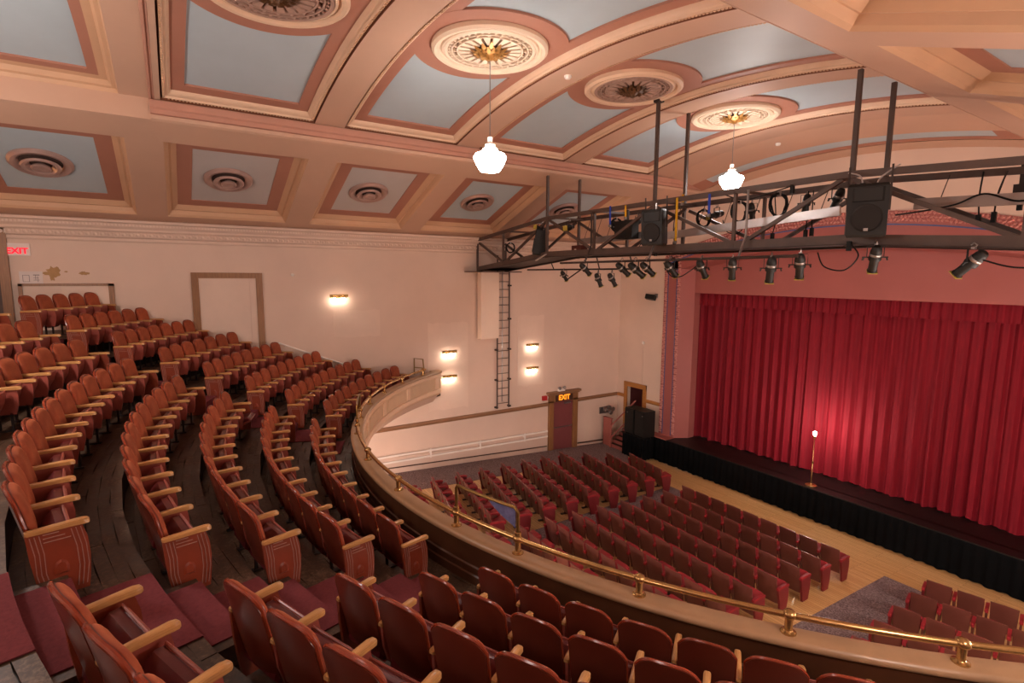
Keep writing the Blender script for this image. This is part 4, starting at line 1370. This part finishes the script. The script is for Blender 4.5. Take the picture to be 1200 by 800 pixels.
def lantern(p, yaw, tilt, label, sc=1.0):
    """p on the pipe; yaw about z (0 = aimed at the stage), tilt below the horizontal"""
    t = thing('stage_lantern', label, 'spotlight', p, rad(yaw), 'stage lanterns on the bridge')
    t.scale = (sc * .74,) * 3
    link('clamp', LP['clamp'], t)
    y = link('yoke', LP['yoke'], t)
    c = Vector((0, 0, -.25))
    R = Matrix.Translation(c) @ Matrix.Rotation(rad(-tilt), 4, 'X') @ Matrix.Translation(-c)
    for k in ('housing', 'lens_tube', 'reflector_band', 'gel_frame', 'knob'):
        o = link(k, LP[k], t)
        o.matrix_local = R
LZ = .36
for p, yaw, tilt, lab, sc in (
    ((-14.05, 11.1, .18), 20, 42, 'black lantern at the wall end of the back pipe under the bridge, aimed down', .95),
    ((-12.35, 11.1, .08), -5, 62, 'short black lantern hung low under the back pipe, the first of the hanging pair', 1.0),
    ((-11.75, 11.1, .09), -8, 55, 'short black lantern hung low under the back pipe, the second of the hanging pair', 1.0),
    ((-10.95, 9.35, LZ), 0, 40, 'black lantern under the front pipe just before the hanging pair', .95),
    ((-9.55, 9.35, LZ), -10, 38, 'black lantern under the front pipe, first of three close together below the middle loudspeaker', 1.0),
    ((-9.1, 9.35, LZ), -14, 36, 'thick black lantern under the front pipe, second of three below the middle loudspeaker', 1.12),
    ((-8.75, 9.35, LZ), -8, 35, 'black lantern under the front pipe, last of three below the middle loudspeaker', 1.0),
    ((-8.05, 9.35, LZ), -2, 42, 'black lantern under the front pipe in front of the carved pilaster top', 1.0),
    ((-7.22, 9.35, LZ), 6, 50, 'black lantern under the front pipe against the rose header, before the pipe hanger', 1.0),
    ((-6.5, 9.35, LZ), 34, 62, 'black lantern pointing steeply down next to the silver pipe hanger', 1.0),
    ((-5.7, 9.35, LZ), 40, 66, 'stout black lantern near the end of the front pipe', 1.1),
    ((-5.25, 9.5, LZ + .06), 26, 58, 'black lantern with a silver band at the very end of the front pipe', 1.08),
    ((-4.1, 9.62, .52), 34, 58, 'black lantern under the beam below the big loudspeaker', 1.05),
    ((-2.85, 9.62, .42), 75, 42, 'black lantern tilted sideways under the beam, farther along than the big loudspeaker', 1.05),
    ((-13.6, FY + .1, 1.62), 190, -10, 'black lantern lying on the top rail at the ramp end of the bridge', 1.0),
    ((-12.3, FY + .2, 1.58), 200, 10, 'black lantern inside the bridge beside the first hanger post', 1.0),
    ((-10.6, BY, 1.66), 180, 20, 'black lantern inside the bridge hung before the dark box', .95),
    ((-11.5, BY, 1.60), 30, 40, 'black lantern inside the bridge just beyond the reddish box', .95),
    ((-8.1, BY, 1.62), 160, 15, 'black lantern inside the bridge just past the yellow strap', .95),
    ((-7.2, BY, 1.62), 20, 55, 'black lantern inside the bridge in front of the round cable coil', .95),
    ((-6.0, BY, 1.66), 40, 60, 'black lantern hanging in the bridge between coil and the silver tray end', .95),
    ((-5.4, BY, 1.70), 55, 52, 'black lantern hanging in the bridge beside the big loudspeaker', 1.05)):
    lantern(p, yaw, tilt, lab, sc)

# loudspeakers on the bridge
def bridge_speaker(p, rz, tilt, label, w_=.52, h=.80, d=.42):
    t = thing('bridge_loudspeaker', label, 'speaker', p, rad(rz))
    t.rotation_euler = (rad(tilt), 0, rad(rz))
    m = M()
    pl = [(-w_ / 2, -d / 2), (w_ / 2, -d / 2), (w_ / 2 - .02, -d * .1), (w_ * .32, d / 2), (-w_ * .32, d / 2), (-w_ / 2 + .02, -d * .1)]
    m.rings([[(x * (1 if 0 < i < 3 else .92), y * (1 if 0 < i < 3 else .92), z) for x, y in pl] for i, z in enumerate((0, .04, h - .04, h))], True, False, True)
    m.build('cabinet', BLACK, t, False)
    m = M()
    m.lathe([(0, 0), (.19, 0), (.215, .012), (.215, -.01)], (0, -d / 2 - .012, h * .36), 24, Matrix.Rotation(PI / 2, 3, 'X')).build('woofer_grille', GRILLE, t)
    m = M()
    q = h * .80
    m.add([(-.21, -d / 2 - .012, q + .11), (.21, -d / 2 - .012, q + .11), (.21, -d / 2 - .012, q - .11), (-.21, -d / 2 - .012, q - .11), (-.07, -d / 2 + .05, q + .05), (.07, -d / 2 + .05, q + .05), (.07, -d / 2 + .05, q - .05), (-.07, -d / 2 + .05, q - .05)],
          [(0, 1, 5, 4), (1, 2, 6, 5), (2, 3, 7, 6), (3, 0, 4, 7), (4, 5, 6, 7)]).build('horn', GRILLE, t)
    M().box((0, -d / 2 - .03, .12), (.06, .015, .045)).build('badge', SILVER, t)
    for sx in (-1, 1):
        M().bar((sx * (w_ / 2 + .01), 0, h * .5), (sx * (w_ / 2 + .01), 0, h + .28), .03, .012).build('hanging_strap', STEELD, t)
    return t
bridge_speaker((-8.56, 9.43, .70), 12, 4, 'black loudspeaker hung on the bridge next to the yellow strap, seen from the balcony')
bridge_speaker((-4.18, 9.42, .64), 22, 4, 'large black loudspeaker at the bend of the bridge in front of the arch', .54, .82)
bridge_speaker((-13.6, 9.72, .62), -34, -10, 'black loudspeaker leaning on the bridge beside the first hanger post', .46, .78, .40)
t = thing('junction_box', 'dark square box hung inside the bridge between two braces', 'box', (-10.3, 10.2, .98))
M().bb((-.32, -.12, 0), (.32, .12, .46)).build('case', BLACK, t)
M().bb((-.06, -.03, .46), (.06, .03, .74)).build('hanger', STEELD, t)
t = thing('junction_box', 'small reddish box standing on the bridge deck near the leaning loudspeaker', 'box', (-12.2, 10.2, .62))
M().bb((-.22, -.12, 0), (.22, .12, .26)).build('case', mottled('rust_box', '5a2a22', .1, 4, .5, .3, 0), t)
M().bb((-.08, -.13, .1), (.0, -.12, .16)).build('label_plate', ALU, t)

# coils, cables, straps
def coil(p, r, label, rz=70):
    t = thing('cable_coil', label, 'cable', p, rad(rz), 'coiled cables on the bridge')
    rr_ = random.Random(int(r * 1000))
    for i in range(4):
        pts = []
        for k in range(22):
            a = 2 * PI * k / 22
            q = r * (1 + .06 * math.sin(3 * a + i * 2))
            pts.append((q * math.cos(a), .02 * i - .03 + .012 * math.sin(5 * a + i), -r + q * math.sin(a) * 1.15))
        M().tube(pts, .016, 5, True).build('loop', CABLE, t, True)
    M().bar((0, -.04, .02), (0, .04, .02), .03, .09).build('tie', ALU, t)
coil((-6.45, 10.7, 1.68), .20, 'round black cable coil hanging from the bridge rail in front of the cream wall')
coil((-7.35, 10.7, 1.62), .19, 'round black cable coil hanging in the bridge over the aluminium tray')
coil((-8.2, 10.6, 1.52), .17, 'black cable coil hanging in the bridge next to the middle hanger post')
coil((-11.0, 10.5, 1.55), .15, 'black cable coil hanging in the bridge between the reddish and the dark square box')
coil((-16.6, 10.6, 1.15), .15, 'small black cable coil on the ramp end of the bridge')
def cable(pts, label, r=.012, mat=None, name='power_cable'):
    t = thing(name, label, 'cable', pts[0], 0)
    M(pts[0]).tube(bez(pts, 8), r, 5).build('lead', mat or CABLE, t, True)
    e = Vector(pts[-1])
    M(pts[0]).bb(e - Vector((.03, .03, .14)), e + Vector((.03, .03, .02))).build('plug', CABLE, t)
cable([(-4.9, 9.4, .42), (-4.75, 9.35, .18), (-4.45, 9.4, .12), (-4.3, 9.5, .35), (-4.5, 9.6, .58)], 'black lead looping below the beam from the end lantern')
cable([(-2.7, 9.5, .25), (-2.3, 9.45, .14), (-1.7, 9.5, .2), (-1.2, 9.6, .4)], 'black lead swinging from the sideways lantern towards the bridge end')
cable([(-5.9, 10.8, 1.70), (-5.88, 10.8, 1.3), (-5.9, 10.8, .92)], 'straight black lead with plug hanging before the carved arch')
cable([(-5.8, 10.8, 1.70), (-5.8, 10.8, 1.3), (-5.78, 10.8, .95)], 'second straight black lead with plug hanging before the carved arch')
cable([(-3.2, 10.85, 1.66), (-3.22, 10.85, 1.3), (-3.2, 10.85, .98)], 'black lead with plug hanging just past the big loudspeaker')
cable([(-2.9, 10.8, 1.62), (-2.98, 10.8, 1.3), (-3.0, 10.8, 1.0)], 'black lead with plug hanging farther along than the big loudspeaker')
cable([(-2.6, 10.8, 1.60), (-2.66, 10.8, 1.35), (-2.7, 10.75, 1.15)], 'last black lead hanging near the bridge end')
cable([(-3.9, 9.7, .98), (-3.6, 9.9, 1.03), (-3.3, 10.2, 1.12), (-3.0, 10.3, 1.25), (-2.6, 10.3, 1.10), (-2.2, 10.3, 1.18), (-1.6, 10.3, 1.05), (-1.0, 10.3, 1.1)], 'long black lead draped along the dull tray', .014)
cable([(-9.6, 9.9, .66), (-9.3, 9.9, .95), (-9.0, 9.85, .8), (-8.95, 9.85, .62)], 'black lead trailing behind the middle loudspeaker')
cable([(-7.9, 10.9, 1.3), (-7.7, 10.8, 1.02), (-7.4, 10.8, .98), (-7.2, 10.85, 1.25)], 'black lead sagging under the aluminium tray')
cable([(-7.0, 9.7, 1.66), (-6.6, 9.75, 1.52), (-6.1, 9.75, 1.58), (-5.6, 9.7, 1.66)], 'thin black lead sagging below the top rail of the bridge')
cable([(-8.2, 9.3, .3), (-8.0, 9.3, .02), (-7.7, 9.3, .0), (-7.3, 9.35, .25)], 'black lead looping between two lanterns on the front pipe')
cable([(-6.6, 10.8, 1.70), (-6.55, 10.8, 1.2), (-6.6, 10.8, .9)], 'black lead hanging straight under the round coil')
cable([(-9.2, 10.8, 1.68), (-9.25, 10.8, 1.2), (-9.2, 10.8, .85)], 'black lead hanging next to the second hanger post')
cable([(-4.6, 9.6, 1.72), (-4.35, 9.45, 1.62), (-4.3, 9.45, 1.48)], 'short silver safety wire over the big loudspeaker', .012, ALU, 'safety_wire')
cable([(-3.9, 9.7, 1.76), (-4.05, 9.5, 1.58), (-4.1, 9.46, 1.46)], 'second silver safety wire over the big loudspeaker', .012, ALU, 'safety_wire')
for (x, y, z0, z1, mt, lab) in ((-8.2, 9.66, .78, 1.74, YEL, 'long yellow strap hanging beside the middle loudspeaker'), (-8.08, 9.7, 1.62, 1.80, YEL, 'short yellow wrap round the top rail above the middle loudspeaker'),
                                (-7.35, 9.66, 1.30, 1.72, BLUS, 'short blue strap hanging from the top rail past the yellow one'), (-10.35, 9.66, 1.30, 1.78, BLUS, 'blue strap hanging before the dark square box'),
                                (-9.8, 9.66, 1.45, 1.74, YEL, 'pale yellow strap hanging over the dark square box')):
    t = thing('strap', lab, 'strap', (x, y, z0))
    M().bar((0, 0, 0), (.01, -.02, z1 - z0), .055, .012).build('webbing', mt, t)
    M().bb((-.035, -.03, -.05), (.035, .01, .01)).build('buckle', SILVER, t)
t = thing('hook_bracket', 'small dark bracket hanging from the far rail at the bridge end', 'bracket', (-2.75, BY, 1.3))
M().bb((-.03, -.02, 0), (.03, .02, .42)).build('arm', STEELD, t)
M().bb((-.09, -.03, -.08), (.05, .03, .12)).build('plate', STEELD, t)

# ================================================================== orchestra seats
def frec(z): return (.84 - z) * .22
fb_me = padgrid(.205, .222, .17, lambda u: .84 - .012 * abs(u) ** 3, lambda u, z: frec(z) + .02 * u * u - .012, lambda u, v, z: frec(z) + .02 * u * u + .012, 4, 3).mesh('seat_back', FSEAT, True)
fc_me = padgrid(.19, .198, .42, lambda u: .815 - .03 * abs(u) ** 4, lambda u, z: frec(z) + .02 * u * u + .012, lambda u, v, z: frec(z) + .05 + .02 * (1 - u * u), 4, 3).mesh('back_pad', FRED, True)
m = M()
m.rings([[(x, .13 + s * math.cos(rad(16)), .38 + s * math.sin(rad(16)) + h) for x, h in ((-.21, 0), (-.21, .06), (-.15, .085), (.15, .085), (.21, .06), (.21, 0))] for s in (0, .1, .34, .38)], True, False, True)
fs_me = m.mesh('seat', FRED, True)
fa_me = M().rings([[(-.03, y, z - .05), (.03, y, z - .05), (.03, y, z), (-.03, y, z)] for y, z in ((.02, .60), (.1, .62), (.36, .62), (.42, .60))], True, False, True).mesh('armrest', FRED)
fp_me = M().prism([(.05, .57), (.38, .57), (.40, .40), (.36, .2), (.16, .2), (.10, .4)], lambda u, v, w_: (w_, u, v), -.02, .02).mesh('side_panel', FSEAT)
fl_me = M().bb((-.018, .24, .0), (.018, .29, .22)).bb((-.04, .12, 0), (.04, .40, .02)).mesh('leg', IRON)
fe_me = M().prism([(.02, .58), (.39, .58), (.42, .45), (.41, .25), (.36, .0), (.14, .0), (.10, .25), (.05, .45)], lambda u, v, w_: (w_, u, v), -.025, .025).mesh('end_panel', FEND)
def floor_seat(p, rz, sx, label, group, left_end, right_end):
    t = thing('orchestra_seat', label, 'seat', p, rz, group)
    t.scale = (sx, 1, 1)
    o = link('seat_back', fb_me, t)
    link('back_pad', fc_me, o)
    link('seat', fs_me, t)
    for sgn, end in ((-1, left_end), (1, right_end)):
        if sgn > 0 and not end: continue
        link('armrest', fa_me, t, (sgn * .265, 0, 0))
        if end: link('end_panel', fe_me, t, (sgn * .265, 0, 0))
        else:
            link('side_panel', fp_me, t, (sgn * .265, 0, 0))
            link('leg', fl_me, t, (sgn * .265, 0, 0))
fn = 0
def frow(n, x, y, ang, pitch, who, row, from_left):
    """row of n seats starting at its end (x, y), running along the angle"""
    global fn
    d = Vector((math.cos(ang), math.sin(ang)))
    for j in range(n):
        q = Vector((x, y)) + d * pitch * (j + .5)
        p = (q.x, q.y, fz(q.y) + .002)
        if not in_view(p, .85, 20): continue
        if who == 'middle' and row == 8 and j > 2 or who == 'wall' and row == 10 and j > 3: continue      # wholly behind the parapet
        k = j if from_left else n - 1 - j
        where = {'wall': 'from the wall', 'middle': 'from the wall aisle', 'far': 'from the aisle'}[who]
        blk = {'wall': 'wall block', 'middle': 'middle block', 'far': 'block beyond the second aisle'}[who]
        lab = f'maroon orchestra seat, {ORD[k]} {where}, {ORD[row]} row back, {blk}'
        floor_seat(p, ang, pitch / .53, lab, 'orchestra seats in the ' + blk, j == 0, j == n - 1)
        fn += 1
# wall block: rows angled towards the stage centre
for r in range(11):
    n = [4, 5, 6, 7][min(r, 3)]
    xe, ye = -12.02 + .075 * r, 13.93 - .905 * r
    ang = rad(-11.5)
    L = .505 * n
    frow(n, xe - L * math.cos(ang), ye - L * math.sin(ang), ang, .505, 'wall', r, True)
for r in range(9):
    frow(9, -10.72, 13.37 - .905 * r, 0, .54, 'middle', r, True)
for r in range(5):
    frow(7, -4.28 + .04 * r, 13.72 - .93 * r, rad(11.5), .53, 'far', r, True)
print('orchestra seats', fn)

# ================================================================== lamps the camera does not see
def lamp(name, p, watt, r=.25, col=LAMP_WARM):
    l = bpy.data.lights.new(name, 'POINT')
    l.energy = watt
    l.color = col
    l.shadow_soft_size = r
    o = bpy.data.objects.new(name, l)
    C.objects.link(o)
    o.location = (p[0], p[1], p[2] + Z0)
W_FILL = 260
lamp('fill_lamp', (-8.75, -3.4, .9), W_FILL)  # added unseen fill lamps at the rear, for general soft light
lamp('fill_lamp', (-1.2, -3.5, 1.6), W_FILL * .5)
for y, z in ((4.6, -.8), (8.5, -2.9), (8.5, -3.8), (12.3, -2.9), (12.3, -3.8)):
    lamp('house_sconce', (XR - .25, y, z), 125, .15)
lamp('doorway_lamp', (XL + .5, -5.2, .75), 16, .08, (1, .5, .18))
for x in (-14.5, -9, -3.5):
    lamp('under_balcony_fill', (x, 2.0, -5.3), 260, .2)  # added unseen fill lights for the orchestra floor and lower wall
